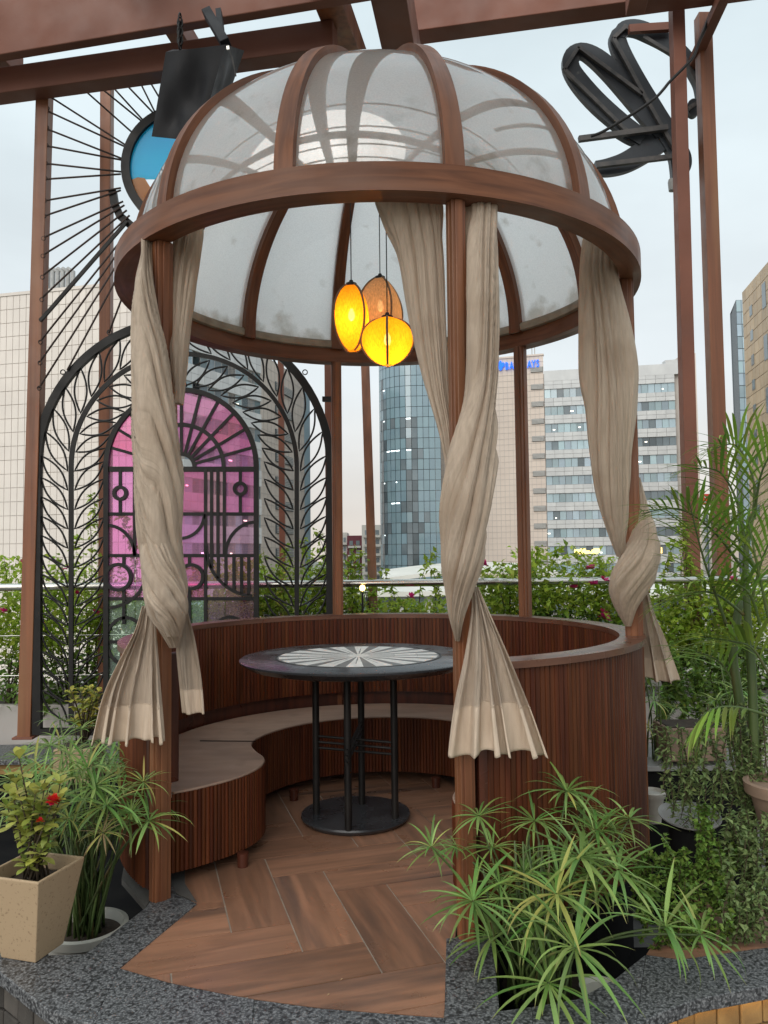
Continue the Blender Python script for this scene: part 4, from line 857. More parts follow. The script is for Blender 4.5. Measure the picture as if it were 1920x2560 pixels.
# left block: panelled face, striped receding face
ob = T('office_block', 'large pinkish panelled office block behind the arch screen with striped right side', 'building', gp(440, 60)+U*-16)
p0, p1, p2 = gp(-330, 66.5), gp(440, 60), gp(652, 70); zt_ = zpx(693, 60)
body('wall', [p0, p1, p2, p2+Vector((-6, 26, 0)), p0+Vector((0, 26, 0))], -16, zt_-.2, 'joint', ob)
e, n, Ls = fac(p0, p1)
pw_, ph_ = .61, 1.13; small = MB(); cnt = 0; pmesh = MB().slab((0, 0, 0), (1, 0, 0), (0, -1, 0), .022, pw_-.022, .022, ph_-.022, 0, .06).mesh('facade_panel', M['facade'])
rot = Matrix(((e.x, -n.x, 0), (e.y, -n.y, 0), (0, 0, 1))).to_4x4()
nc = int(Ls/pw_)
for i in range(nc):
    for j in range(34):
        o = p0+e*(Ls-(i+1)*pw_)+U*(zt_-(j+1)*ph_); u_ = 960+o.x/o.y*F
        if cnt < 300 and -22 < u_ < 335 and j < 20: I('facade_panel', pmesh, ob, Matrix.Translation(o) @ rot); cnt += 1
        else: small.slab(o, e, n, .022, pw_-.022, .022, ph_-.022, 0, .06)
P('facade_panels', small, M['facade'], ob, kind='stuff')
P('parapet', MB().slab(p0, e, n, 0, Ls+.1, zt_, zt_+.25, -.4, .12), M['facade'], ob)
for i in range(6):
    a = gp(110+i*13, 64); P('roof_flue', MB().tube([a+U*(zt_-.3), a+U*(zt_+2.2), a+U*(zt_+2.5)+e*-.5], .2, 8), M['stool'], ob, 60)
def stripes(parent, p, q, z_top, pitch, rows, win_h, npane, seed, dark=.25, lit=0, skip=()):
    e, n, Ls = fac(p, q); r = random.Random(seed); wpx = Ls/npane
    bandm = MB().slab((0, 0, 0), (1, 0, 0), (0, -1, 0), .012, Ls/14-.012, .014, (pitch-win_h)/2-.012, 0, .12).mesh('spandrel_panel', M['band'])
    wl = MB().slab((0, 0, 0), (1, 0, 0), (0, -1, 0), .02, wpx-.02, .02, win_h-.02, -.05, .0)
    mw, md = wl.mesh('window', M['pane']), wl.mesh('window', M['paned'])
    rot = Matrix(((e.x, -n.x, 0), (e.y, -n.y, 0), (0, 0, 1))).to_4x4(); glow = emit('office light', (1, .9, .7), 3.0)
    for j in range(rows):
        zb = z_top-(j+1)*pitch
        for i in range(npane):
            dk = (i/npane > .62 and j in skip) or r.random() < dark
            I('window', md if dk else mw, parent, Matrix.Translation(p+e*(i*wpx)+U*zb) @ rot)
            if r.random() < lit:
                P('ceiling_light', MB().slab(p+e*(i*wpx+r.uniform(0, .3)*wpx)+U*(zb+win_h*r.uniform(.15, .5)), e, n, 0, wpx*r.uniform(.2, .5), 0, win_h*.09, .0, .02), glow, parent)
        for h in (0, 1):
            for i in range(14): I('spandrel_panel', bandm, parent, Matrix.Translation(p+e*(i*Ls/14)+U*(zb+win_h+h*(pitch-win_h)/2)) @ rot)
e, n, Ls = fac(p1, p2)
stripes(ob, p1, p2, zt_-1.2, 2.55, 10, 1.15, 12, 3, .3, .10)
P('parapet', MB().slab(p1, e, n, 0, Ls, zt_-1.2, zt_+.2, -.4, .14), M['band'], ob)
# tan block with louvres between screen and gazebo post
tb_ = T('stair_tower', 'tan tiled tower with louvred vents and blue glazed edge behind right vine', 'building', gp(690, 84)+U*-16)
q0, q1, q2 = gp(640, 78), gp(762, 92), gp(777, 93.2); zt2 = zpx(872, 78)
body('wall', [q0, q1, q1+Vector((-10, 14, 0)), q0+Vector((-10, 14, 0))], -16, zt2, 'tan', tb_); body('glazed_edge', [q1+Vector((.02, .1, 0)), q2, q2+Vector((-3, 8, 0)), q1+Vector((-3, 8, 0))], -16, zt2-.5, 'pane', tb_)
e, n, Ls = fac(q0, q1); jm = MB()
for i in range(1, 14): jm.slab(q0, e, n, Ls*i/14-.02, Ls*i/14+.02, -15, zt2, 0, .02)
for j in range(34): jm.slab(q0, e, n, 0, Ls, zt2-1.1*j-.02, zt2-1.1*j+.02, 0, .025)
P('tile_joints', jm, M['joint'], tb_, kind='stuff')
for j in range(8):
    z = zt2-3.0-2.55*j; f_ = P('vent', MB().slab(q0, e, n, Ls*.36, Ls*.72, z, z+.95, .02, .12), M['mull'], tb_)
    for k in range(5): P('louvre', MB().slab(q0, e, n, Ls*.37, Ls*.71, z+.08+.17*k, z+.18+.17*k, .12, .22), M['louvre'], f_)
# glass tower
gt = T('glass_tower', 'round cornered blue glass tower between the post and middle curtain', 'building', gp(1010, 80)+U*-16)
YT = 88; rT = 3.7; cT = gp(953, YT)+Vector((rT, 1.2, 0)); cols_ = []; wP = .635
nA = int(rT*PI*.62/wP)
for i in range(nA): a = PI+.15*PI-.27*PI+i*wP/rT; cols_.append((cT+Vector((cos(a), sin(a), 0))*rT, Vector((-sin(a), cos(a), 0))))
a = PI+.15*PI-.27*PI+nA*wP/rT; pe, de = cT+Vector((cos(a), sin(a), 0))*rT, Vector((-sin(a), cos(a), 0))
for i in range(5): cols_.append((pe+de*i*wP, de))
core = [p for p, _ in cols_]; inn = [Vector((p.x+.12*(cT.x-p.x)/rT, p.y+.25, 0)) for p in core]
P('core', MB().prism([(p.x, p.y) for p in inn]+[(inn[-1].x+1.5, inn[-1].y+9), (inn[0].x, inn[0].y+9)], -16, zpx(700, YT)), M['mull'], gt)
hP = 1.16; gm_ = MB().slab((0, 0, 0), (1, 0, 0), (0, -1, 0), .022, wP-.022, .025, hP-.025, -.06, 0); gA, gB = gm_.mesh('window', M['towerglass']), gm_.mesh('window', M['paned']); zt3 = zpx(700, YT)
up_ = MB(); r = random.Random(5); cnt = 0
dark_cols = {3: .4, 4: .85, 5: .8, 9: .5, 10: .85, 11: .85}
for i, (p, d) in enumerate(cols_):
    nn = Vector((d.y, -d.x, 0)); rot = Matrix(((d.x, -nn.x, 0), (d.y, -nn.y, 0), (0, 0, 1))).to_4x4()
    for j in range(30):
        z = zt3-(j+1)*hP
        if j > 8 and cnt < 300 and i > 1:
            dk = r.random() < dark_cols.get(i, .07)*(1 if 13 < j else .2)
            I('window', gB if dk else gA, gt, Matrix.Translation(p+U*z) @ rot); cnt += 1
        else: up_.slab(p+U*z, d, nn, .022, wP-.022, .025, hP-.025, -.06, 0)
P('upper_glazing', up_, M['towerglass'], gt, kind='stuff')
gl_ = emit('cool office light', (.9, 1, 1), 2.2)
for (i, j, wv) in ((5, 14, .4), (6, 17, .9), (7, 17, .9), (8, 17, .9), (10, 17, .9), (5, 11, .6), (10, 14, .9), (5, 20, .3), (7, 22, .9), (8, 22, .8), (5, 25, .2), (8, 20, .25)):
    if i < len(cols_): p, d = cols_[i]; P('ceiling_light', MB().slab(p+U*(zt3-(j)*hP-.22), d, Vector((d.y, -d.x, 0)), .05, .05+wP*wv*.9, 0, .12, .01, .03), gl_, gt)
# bank office: tan slab with vents and sign, striped wing, end column
bk = T('bank_office', 'tan office tower with blue rooftop lettering and striped glass wing', 'building', gp(1370, 90)+U*-16)
b0, b1, b2, b3, b4 = gp(1080, 94), gp(1369, 90), gp(1700, 87), gp(1722, 86.8), gp(1756, 86.4)
zT = zpx(893, 90); zW = zpx(935, 90); 
body('slab_wall', [b0, b1, b1+Vector((.5, 14, 0)), b0+Vector((.5, 14, 0))], -16, zT, 'tan', bk)
body('wing_wall', [b1+Vector((.02, .4, 0)), b3+Vector((0, .4, 0)), b3+Vector((.5, 14, 0)), b1+Vector((.55, 14, 0))], -16, zW-.1, 'joint', bk)
body('end_column', [b3, b4, b4+Vector((.5, 14, 0)), b3+Vector((.51, 14, 0))], -16, zpx(892, 86.5), 'tan', bk)
e, n, Ls = fac(b0, b1); jm = MB()
for i in range(1, 26): jm.slab(b0, e, n, Ls*i/26-.018, Ls*i/26+.018, -15, zT, 0, .02)
for j in range(56): jm.slab(b0, e, n, 0, Ls, zT-.68*j-.018, zT-.68*j+.018, 0, .024)
P('tile_joints', jm, M['joint'], bk, kind='stuff'); P('parapet', MB().slab(b0, e, n, 0, Ls+.05, zT, zT+.2, -.5, .1), M['tan'], bk)
for j in range(13):
    z = zT-1.62-2.02*j; f_ = P('vent', MB().slab(b0, e, n, Ls-1.45, Ls-.05, z-.3, z+.3, .026, .08), M['mull'], bk)
    for k in range(4): P('louvre', MB().slab(b0, e, n, Ls-1.42, Ls-.08, z-.26+.14*k, z-.17+.14*k, .08, .16), M['louvre'], f_)
stripes(bk, b1+Vector((.05, 0, 0)), b2, zW-1.05, 2.015, 14, 1.02, 20, 9, .10, .06, skip=(3, 6, 8, 11))
P('parapet', MB().slab(b1, (b2-b1).normalized(), Vector(((b2-b1).normalized().y, -(b2-b1).normalized().x, 0)), .05, (b3-b1).length, zW-1.1, zW+.1, -.4, .13), M['band'], bk)
P('roof_edge', MB().slab(b2, (b3-b2).normalized(), Vector((0, -1, 0)), -.9, .6, zW, zW+.55, -1, 0), M['band'], bk)
e2, n2, L2 = fac(b3, b4)
for j in range(13): P('vent', MB().slab(b3, e2, n2, .2, L2-.35, zW-2.3-2.02*j, zW-.9-2.02*j, -.1, .05), M['band'], bk)
gold_ = emit('warm lit window', (1, .72, .22), 2.0); e, n, Ls = fac(b1, b2); r = random.Random(4)
for i in range(16):
    s0 = Ls*(.20+.17*r.random()); z0_ = zW-1.05-2.015*10+.05+r.random()*.4; P('lit_window', MB().slab(b1, e, n, s0, s0+.25+r.random()*.5, z0_, z0_+.15+r.random()*.3, .01+.001*i, .03+.001*i), gold_, bk)
P('lit_window', MB().slab(b1, e, n, Ls*.81, Ls*.87, zW-1.05-2.015*10+.1, zW-1.05-2.015*10+.75, .01, .03), gold_, bk)
for u, h in ((1318, 1.0), (1341, 2.0), (1348, 2.3), (1326, .8)): q = gp(u, 91); P('antenna', MB().tube([q+U*zT, q+U*(zT+h)], .06, 6), M['louvre'], bk, 80)
blue = emit('blue sign face', (.0, .14, .9), .75)
txt = 'BARCLAYS'; e, n, Ls = fac(b0, b1); s = (gp(1272, 91)-b0).dot(e); s1 = (gp(1363, 90)-b0).dot(e); pitch = (s1-s)/len(txt); zs = zT-1.35
for i, ch in enumerate(txt):
    cu = bpy.data.curves.new('letter', 'FONT'); cu.body = ch; cu.size = 1.22; cu.extrude = .06; cu.offset = .018; cu.resolution_u = 3; tmp = bpy.data.objects.new('letter_tmp', cu); COL.objects.link(tmp)
    dg = bpy.context.evaluated_depsgraph_get(); me = bpy.data.meshes.new_from_object(tmp.evaluated_get(dg)); bpy.data.objects.remove(tmp)
    me.name = 'letter'; me.materials.clear(); me.materials.append(blue)
    rm = Matrix(((e.x, 0, n.x), (e.y, 0, n.y), (0, 1, 0))).to_4x4() @ Matrix.Diagonal((pitch/.86, 1, 1, 1))
    I('letter', me, bk, Matrix.Translation(b0+e*(s+pitch*i)+n*.2+U*zs) @ rm)
ea = [(0, -.62), (.22, -.48), (.34, -.2), (.62, -.05), (.72, .3), (.55, .2), (.5, .45), (.28, .3), (.12, .62), (-.12, .62), (-.28, .3), (-.5, .45), (-.55, .2), (-.72, .3), (-.62, -.05), (-.34, -.2), (-.22, -.48)]
se = (gp(1261, 91.4)-b0).dot(e); em_ = MB(); n_p = len(ea)
em_.add([b0+e*(se+x*.72)+n*d+U*(zs+.5+z*.95) for d in (.1, .25) for x, z in ea], [tuple(range(n_p, 2*n_p)), tuple(range(n_p))[::-1]]+[(i, (i+1) % n_p, n_p+(i+1) % n_p, n_p+i) for i in range(n_p)]); P('eagle_emblem', em_, blue, bk)
# gold block at the right edge with a thin blue tower behind it
gb = T('gold_block', 'golden tiled block with small square windows at the right edge', 'building', gp(1890, 70)+U*-16)
g0, g1 = gp(1881, 74), gp(2040, 58); zG = zpx(741, 74); e, n, Ls = fac(g0, g1)
body('wall', [g0, g1, g1+Vector((9, 10, 0)), g0+Vector((9, 10, 0))], -16, zG, 'joint', gb)
gpm = MB().slab((0, 0, 0), (1, 0, 0), (0, -1, 0), .03, .97, .03, .97, 0, .06).mesh('facade_panel', M['gold']); rot = Matrix(((e.x, -n.x, 0), (e.y, -n.y, 0), (0, 0, 1))).to_4x4()
rest = MB()
for i in range(int(Ls/1.15)):
    for j in range(36):
        o = g0+e*(i*1.15)+U*(zG-1.15*(j+1))
        if i < 5 and j < 26: I('facade_panel', gpm, gb, Matrix.Translation(o) @ rot @ Matrix.Diagonal((1.15, 1, 1.15, 1)))
        else: rest.slab(o, e, n, .03, 1.12, .03, 1.12, 0, .06)
P('facade_panels', rest, M['gold'], gb, kind='stuff')
for j in range(9): z = zG-3.1-2.3*j; w_ = P('window', MB().slab(g0, e, n, 2.3, 3.1, z, z+.95, .062, .1), M['paned'], gb)
for j in range(6): z = zG-3.6-4.6*j; P('window', MB().slab(g0, e, n, 6.2, 7.2, z, z+2.2, .062, .1), M['paned'], gb)
bt_ = T('blue_tower', 'thin dark blue glass tower beside the golden block', 'building', gp(1875, 100)+U*-16)
t0, t1 = gp(1863, 100), gp(1900, 100); zz = zpx(760, 100); e, n, Ls = fac(t0, t1)
body('core', [t0, t1, t1+Vector((0, 6, 0)), t0+Vector((2, 6, 0))], -16, zz, 'mull', bt_)
wmesh = MB().slab((0, 0, 0), (1, 0, 0), (0, -1, 0), .03, .6, .05, 1.55, 0, .05).mesh('window', M['pane'])
rot = Matrix(((e.x, -n.x, 0), (e.y, -n.y, 0), (0, 0, 1))).to_4x4()
for i in range(3):
    for j in range(24): I('window', wmesh, bt_, Matrix.Translation(t0+e*i*.63+U*(zz-1.6*(j+1))) @ rot)
# red-and-white flats, canopies, low roofs
ap_ = T('apartment_block', 'distant white and maroon apartment block beside the glass tower', 'building', gp(900, 130)+U*-16)
for (u0, u1, vt, m, Y) in ((868, 905, 1338, 'maroon', 130), (905, 956, 1312, 'citywall', 128), (845, 868, 1330, 'citywall', 131)):
    a, b = gp(u0, Y), gp(u1, Y); z = zpx(vt, Y); body('wall', [a, b, b+Vector((0, 8, 0)), a+Vector((0, 8, 0))], -16, z, m, ap_); e, n, Ls = fac(a, b)
    for j in range(6):
        for i in range(2):
            s0 = Ls*(.15+.45*i); zb = z-1.6-1.5*j; P('window', MB().slab(a, e, n, s0, s0+Ls*.25, zb, zb+.75, .0, .05), M['paned'], ap_); P('balcony', MB().slab(a, e, n, s0-.2, s0+Ls*.25+.2, zb-.45, zb-.1, .05, .5), M['citywall'], ap_)
def canopy(name, label, u0, u1, v0, v1, vb, Y, arch, m='roofwhite'):
    t = T(name, label, 'roof', gp((u0+u1)/2, Y)+U*-16); a, b = gp(u0, Y), gp(u1, Y); rows = []; zA_, zB_ = zpx(v0, Y), zpx(v1, Y)
    for k, dy in enumerate((0, 2.5, 6)):
        rows.append([a.lerp(b, i/24)+Vector((0, dy, 0))+U*(zA_+(zB_-zA_)*i/24+arch*sin(PI*i/24)+.2*k) for i in range(25)])
    mb = MB().grid(rows); mb.grid([[p for p in rows[0]], [p-U*.25 for p in rows[0]]]); P('roof_sheet', mb, M[m], t, 40)
    zb = zpx(vb, Y); P('wall', MB().prism([(a.x, a.y+.6), (b.x, b.y+.6), (b.x, b.y+6), (a.x, a.y+6)], -16, min(zA_, zB_)-.3), M['citywall'], t)
    for i in range(9): q = a.lerp(b, (i+.3)/9); P('window', MB().box(q+Vector((0, .56, zb)), (.9, .1, .9)), M['paned'], t)
canopy('curved_canopy', 'white curved canopy roof seen just above the railing pipe', 955, 1400, 1446, 1436, 1470, 48, .35)
canopy('flat_canopy', 'long flat white roof seen just below the railing pipe', 880, 1500, 1480, 1478, 1515, 40, .0)
canopy('low_shed', 'low pale shed roof seen through the hedge on the right', 1500, 2000, 1505, 1500, 1540, 36, .3)
rs = T('red_sign', 'small red billboard on the skyline between the right posts and palm', 'billboard', gp(1772, 120)+U*4)
P('board', MB().box(gp(1771, 120)+U*zpx(1258, 120), (1.1, .3, 1.7)), mat('red board', (.6, .03, .02), None), rs)
P('frame', MB().tube([gp(1771, 120)+U*zpx(1262, 120), gp(1771, 120)+U*-16], .12, 6), M['mull'], rs); P('lettering', MB().box(gp(1771, 119.8)+U*(zpx(1252, 120)), (.6, .04, .25)).box(gp(1771, 119.8)+U*(zpx(1264, 120)), (.7, .04, .2)), M['louvre'], rs)
for k, (u0, u1, vt, Y, m) in enumerate(((1755, 1850, 1290, 140, 'citywall'), (1835, 1990, 1330, 125, 'tan'))):
    t = T('distant_block', ['pale low city block behind the right posts', 'tan low city block behind the palm fronds'][k], 'building', gp(u0, Y)+U*-16); a, b = gp(u0, Y), gp(u1, Y); z = zpx(vt, Y)
    body('wall', [a, b, b+Vector((0, 9, 0)), a+Vector((0, 9, 0))], -16, z, m, t); e, n, Ls = fac(a, b)
    for j in range(5):
        for i in range(5): P('window', MB().slab(a, e, n, Ls*(.08+.18*i), Ls*(.18+.18*i), z-1.7-1.8*j, z-.7-1.8*j, 0, .06), M['paned'], t)
# ================================================================== PLANTS
rp_ = random.Random(21)
def bladeM(name, bend, wid, m, seg=7, tipcut=False, fold=.25, th0=0.0):
    mb = MB(); mb.uv = []; x = z = 0; a = th0
    for i in range(seg+1):
        s = i/seg; w_ = wid*min(1, .35+2.4*s)*(1 if tipcut else (1-max(0, (s-.45)/.55)**1.7))
        w_ = max(w_, .0015)
        nx, nz = -sin(a), cos(a)
        for k in (-1, 0, 1): mb.v.append((x+nx*abs(k)*w_*fold, k*w_, z+nz*abs(k)*w_*fold)); mb.uv.append((.5+.5*k, s*(.9 if tipcut else 1)))
        x += cos(a)/seg; z += sin(a)/seg; a -= bend/seg*(.5+s)
    for i in range(seg):
        b = i*3; mb.f += [(b, b+1, b+4, b+3), (b+1, b+2, b+5, b+4)]
    return mb.mesh(name, M[m], 180)
BL = {m: [bladeM('leaf', b, w_, m) for b, w_ in ((.5, .034), (.85, .031), (1.2, .03), (1.7, .028), (.65, .036))] for m in ('papy', 'papyy', 'dry')}
BLC = [bladeM('leaf', b, .05, 'papy', tipcut=True) for b in (.1, .25, .4)]
def basis(pos, dirv, up, L_):
    x = dirv.normalized(); y = up.cross(x)
    if y.length < 1e-4: y = Vector((0, 1, 0)).cross(x)
    y.normalize(); z = x.cross(y); return Matrix(((x.x*L_, y.x*L_, z.x*L_, pos.x), (x.y*L_, y.y*L_, z.y*L_, pos.y), (x.z*L_, y.z*L_, z.z*L_, pos.z), (0, 0, 0, 1)))
def sedge(t, base, spread, heads, seed, extra=0, stem_r=.0042):
    r = random.Random(seed); cnt = 0; more = MB(); more.uv = []
    for (u, v, Y, lp, n, kind) in heads:
        h = at(u, v, Y); b = Vector(base)+Vector((r.uniform(-1, 1)*spread, r.uniform(-1, 1)*spread, 0)); Lf = lp*Y/F
        mid = b.lerp(h, .55)+Vector((r.uniform(-.01, .01), 0, .10*min(1, (h-b).length)))
        pts = [Vector(p) for p in cr_([tuple(b), tuple(mid), tuple(h)], 14)]
        P('stalk', MB().tube(pts, [stem_r*(1.2-.5*i/13) for i in range(14)], 6), M['stem'], t, 180)
        ax = ((pts[-1]-pts[-2]).normalized()*.6+Vector((0, -.25, .9))).normalized(); sx = ax.cross(Vector((1, 0, .1))).normalized(); sy = ax.cross(sx)
        n = round(n*1.2)
        for k in range(n):
            az = 2*PI*(k+r.uniform(-.3, .3))/n; el = r.choice((-.08, .05, .12, .22, .32, .45, .75)) if kind != 'cut' else r.uniform(.1, .6)
            dv = (sx*cos(az)+sy*sin(az))*cos(el)+ax*sin(el); Ls = Lf*r.uniform(.75, 1.15)
            if kind == 'cut': me = r.choice(BLC); Ls *= .8
            elif kind == 'dry': me = r.choice(BL['dry'] if r.random() < .6 else BL['papyy'])
            elif kind == 'yel': me = r.choice(BL['papyy'] if r.random() < .4 else BL['papy'])
            else: me = r.choice(BL['papy'] if r.random() < .94 else BL['papyy'])
            Mx = basis(h+dv*.004, dv, Vector((0, 0, 1)), Ls); cnt += 1
            if cnt <= 300: I('leaf', me, t, Mx)
            else:
                uvs = {}
                for l in me.loops: uvs[l.vertex_index] = tuple(me.uv_layers[0].data[l.index].uv)
                more.add([Mx @ q.co for q in me.vertices], [tuple(pp.vertices) for pp in me.polygons]); more.uv += [uvs[i] for i in range(len(me.vertices))]
    if more.v: P('leaves', more, M['papy'], t, 180, kind='stuff')
    for k in range(extra):
        b = Vector(base)+Vector((r.gauss(0, .6)*spread, r.gauss(0, .6)*spread, 0)); hh = r.uniform(.25, .5)
        P('stalk', MB().tube([b, b+Vector((r.uniform(-.03, .03), r.uniform(-.03, .03), hh*.5)), b+Vector((r.uniform(-.07, .07), r.uniform(-.07, .07), hh))], [stem_r, stem_r*.9, stem_r*.6], 6), M['stem'], t, 180)
# front right umbrella sedge
b0_ = atz(1335, 2500, -.12)
sr = T('umbrella_sedge', 'large green umbrella sedge spilling over the granite at front right', 'plant', (b0_.x, b0_.y, -.2), 'umbrella sedges around the gazebo')
HR = [(1417, 1978, 2.62, 122, 20, 0), (1079, 2118, 2.42, 92, 16, 0), (1183, 2253, 2.30, 150, 20, 0), (1452, 2143, 2.36, 168, 22, 0), (1391, 2236, 2.28, 160, 18, 'yel'), (1437, 2371, 2.14, 185, 18, 0), (1662, 2318, 2.3, 150, 15, 0), (1752, 2337, 2.28, 125, 14, 0), (1249, 2209, 2.38, 95, 16, 0), (1336, 2053, 2.56, 105, 18, 0), (1197, 2040, 2.48, 95, 16, 0), (1573, 2047, 2.56, 105, 14, 0), (1492, 2075, 2.55, 125, 17, 0), (1232, 2120, 2.5, 92, 15, 0), (1545, 2175, 2.44, 130, 16, 0), (1310, 2180, 2.45, 110, 17, 0), (1330, 2300, 2.36, 110, 14, 0)]
rq = random.Random(77)
HR += [(u+rq.uniform(-70, 70), v+rq.uniform(20, 90), Y+rq.uniform(.05, .2), lp*.9, 17, 0 if rq.random() < .8 else 'yel') for (u, v, Y, lp, n, kk) in (HR[0], HR[3], HR[4], HR[5], HR[9], HR[10], HR[11], HR[12], HR[13], HR[14], HR[15], HR[16], HR[2], HR[8], HR[3], HR[12], HR[15])]
sedge(sr, b0_, .075, HR, 5, 44)
prp = T('black_pot', 'round black plastic pot sunk in the right granite pit holding the sedge', 'pot', (b0_.x+.07, b0_.y+.05, -.37))
pc = Vector((b0_.x+.06, b0_.y+.06, 0))
P('pot_wall', MB().lathe([(0, -.36), (.13, -.36), (.165, -.10), (.17, -.085), (.16, -.085), (.15, -.13), (0, -.13)], 40, pc), M['black'], prp, 40); P('soil', MB().lathe([(0, -.118), (.152, -.126)], 30, pc), M['soil'], prp)
q_ = atz(1500, 2462, -.06); tag(P('saucer', MB().lathe([(0, 0), (.05, 0), (.062, .016), (.056, .016), (.046, .005), (0, .005)], 30, q_-Vector((0, 0, .02))), M['whitepot'], None, 40), 'white plastic saucer half hidden under the front right sedge', 'saucer')
# front left sedge in the white pot
b1_ = atz(215, 2330, -.10)
sl_ = T('umbrella_sedge', 'umbrella sedge with dry cut leaves in the sunken white pot at left', 'plant', (b1_.x, b1_.y, -.1), 'umbrella sedges around the gazebo')
HL = [(266, 2014, 2.72, 120, 18, 0), (257, 2082, 2.66, 68, 15, 'dry'), (327, 2033, 2.74, 56, 18, 'cut'), (171, 2046, 2.68, 78, 12, 'yel'), (220, 1920, 2.85, 118, 18, 0), (359, 1955, 2.84, 75, 16, 0), (240, 1965, 2.78, 105, 16, 0), (145, 1950, 2.9, 90, 15, 0), (372, 2052, 2.78, 118, 13, 0), (17, 2018, 2.8, 80, 12, 0), (300, 1985, 2.85, 100, 15, 0), (205, 2000, 2.8, 90, 14, 0), (60, 1955, 2.95, 85, 14, 0)]
HL += [(u+rq.uniform(-50, 50), v+rq.uniform(0, 70), Y+rq.uniform(.05, .2), lp, 15, 0) for (u, v, Y, lp, n, kk) in HL[3:12]]
sedge(sl_, b1_, .05, HL, 6, 50)
pl_ = T('white_pot', 'white rimmed plastic pot sunk in the left granite pit', 'pot', (b1_.x, b1_.y, -.37))
P('pot_wall', MB().lathe([(0, -.36), (.10, -.36), (.128, -.11), (.142, -.105), (.146, -.075), (.13, -.072), (.12, -.11), (0, -.12)], 44, Vector((b1_.x, b1_.y, 0))), M['whitepot'], pl_, 40); P('soil', MB().lathe([(0, -.095), (.122, -.105)], 30, Vector((b1_.x, b1_.y, 0))), M['soil'], pl_)
b2_ = Vector((at(200, 1900, 3.5).x, 3.5, -.05))
s3 = T('umbrella_sedge', 'pale green umbrella sedge clump below the left curtain tail', 'plant', tuple(b2_), 'umbrella sedges around the gazebo')
sedge(s3, b2_, .12, [(u, v, Y, 75, 15, 0) for u, v, Y in ((60, 1885, 3.4), (30, 1950, 3.1), (110, 1930, 3.2), (230, 1895, 3.4), (190, 1940, 3.2), (300, 1880, 3.4), (340, 1900, 3.2), (150, 1850, 3.7), (270, 1940, 3.1), (90, 1965, 3.0))]+[(203, 1822, 3.7, 62, 15, 0), (124, 1865, 3.6, 85, 16, 0), (174, 1888, 3.3, 100, 17, 0), (275, 1900, 3.3, 85, 16, 0), (87, 1915, 3.3, 85, 15, 0), (320, 1925, 3.15, 70, 15, 0), (250, 1860, 3.6, 60, 14, 0), (150, 1800, 3.9, 60, 12, 0)], 7, 10)
for (nm, lab, hs, bx, sd_) in (('umbrella_sedge', 'blue green umbrella sedge beside the right post below curtain tail', [(1634, 1752, 3.75, 62, 17, 0), (1690, 1770, 3.9, 55, 14, 0), (1622, 1820, 3.6, 50, 12, 'yel')], (1640, 1900, 3.8), 8), ('umbrella_sedge', 'pale umbrella sedge behind the palm trunk at right', [(1842, 1728, 3.6, 70, 16, 0), (1880, 1755, 3.7, 60, 15, 0), (1790, 1750, 3.8, 60, 14, 0)], (1840, 1900, 3.7), 9)):
    b = at(*bx); t = T(nm, lab, 'plant', tuple(b), 'umbrella sedges around the gazebo'); sedge(t, b, .05, hs, sd_, 4)

# square sand pot with a yellow-green shrub
pc = Vector((-1.125, 2.553, 0)); an = R(73.6)
sqp = T('square_pot', 'tapered square sand coloured pot on the granite kerb at lower left', 'pot', tuple(pc+Vector((0, 0, .005))))
def sqring(h, z): return [pc+Vector((h*math.sqrt(2)*cos(an+PI/4+k*PI/2), h*math.sqrt(2)*sin(an+PI/4+k*PI/2), z)) for k in range(4)]
R_ = [sqring(.064, .006), sqring(.1075, .262), sqring(.1075, .268), sqring(.098, .268), sqring(.092, .222)]
mb = MB(); mb.v = [p for r in R_ for p in r]; mb.f = [(3, 2, 1, 0)]+[(i*4+k, i*4+(k+1) % 4, i*4+4+(k+1) % 4, i*4+4+k) for i in range(4) for k in range(4)]
P('pot_wall', mb, M['pot'], sqp, bevel=.003)
mb = MB(); g_ = []; 
for i in range(9): g_.append([pc+(R_[4][0]-pc)*0+((R_[4][0]*(1-j/8)+R_[4][1]*(j/8))*(1-i/8)+(R_[4][3]*(1-j/8)+R_[4][2]*(j/8))*(i/8)-pc)+Vector((0, 0, rp_.uniform(-.004, .006)-.002)) for j in range(9)])
P('soil', mb.grid(g_), M['soil'], sqp)
def ovate(name, m, w_=.36, cup=.2, blunt=.6):
    mb = MB(); mb.uv = []; n = 6
    for i in range(n+1):
        s = i/n; ww = w_*sin(PI*(.06+.94*s)**(1.0 if blunt < .5 else .8+blunt))**.8 if i < n else .01
        if i == 0: ww = .03
        for k in (-1, 0, 1): mb.v.append((s, k*ww, abs(k)*ww*cup-.18*s*s)); mb.uv.append((.5+.5*k, s))
    for i in range(n): b = i*3; mb.f += [(b, b+1, b+4, b+3), (b+1, b+2, b+5, b+4)]
    return mb.mesh(name, M[m], 180)
IX = [ovate('leaf', 'ixora', .26, .3, .9), ovate('leaf', 'ixora', .3, .15, .9), ovate('leaf', 'ixorad', .26, .25, .9)]
ix = T('potted_shrub', 'yellow green shrub with small red flowers in the square pot', 'plant', tuple(pc+Vector((0, 0, .225))))
r = random.Random(31); nl = 0
tips = [(88, 1985), (60, 1975), (40, 1960), (110, 1975), (150, 1960), (25, 1985), (75, 2010), (100, 2030), (45, 2030), (130, 2010), (140, 2035), (60, 2060), (110, 2075), (85, 2045), (48, 1897), (120, 2095), (65, 2090), (95, 2140), (70, 2155), (105, 2125), (20, 2020), (150, 2000), (35, 2000), (125, 1950), (85, 1950), (55, 2130), (130, 2120)]
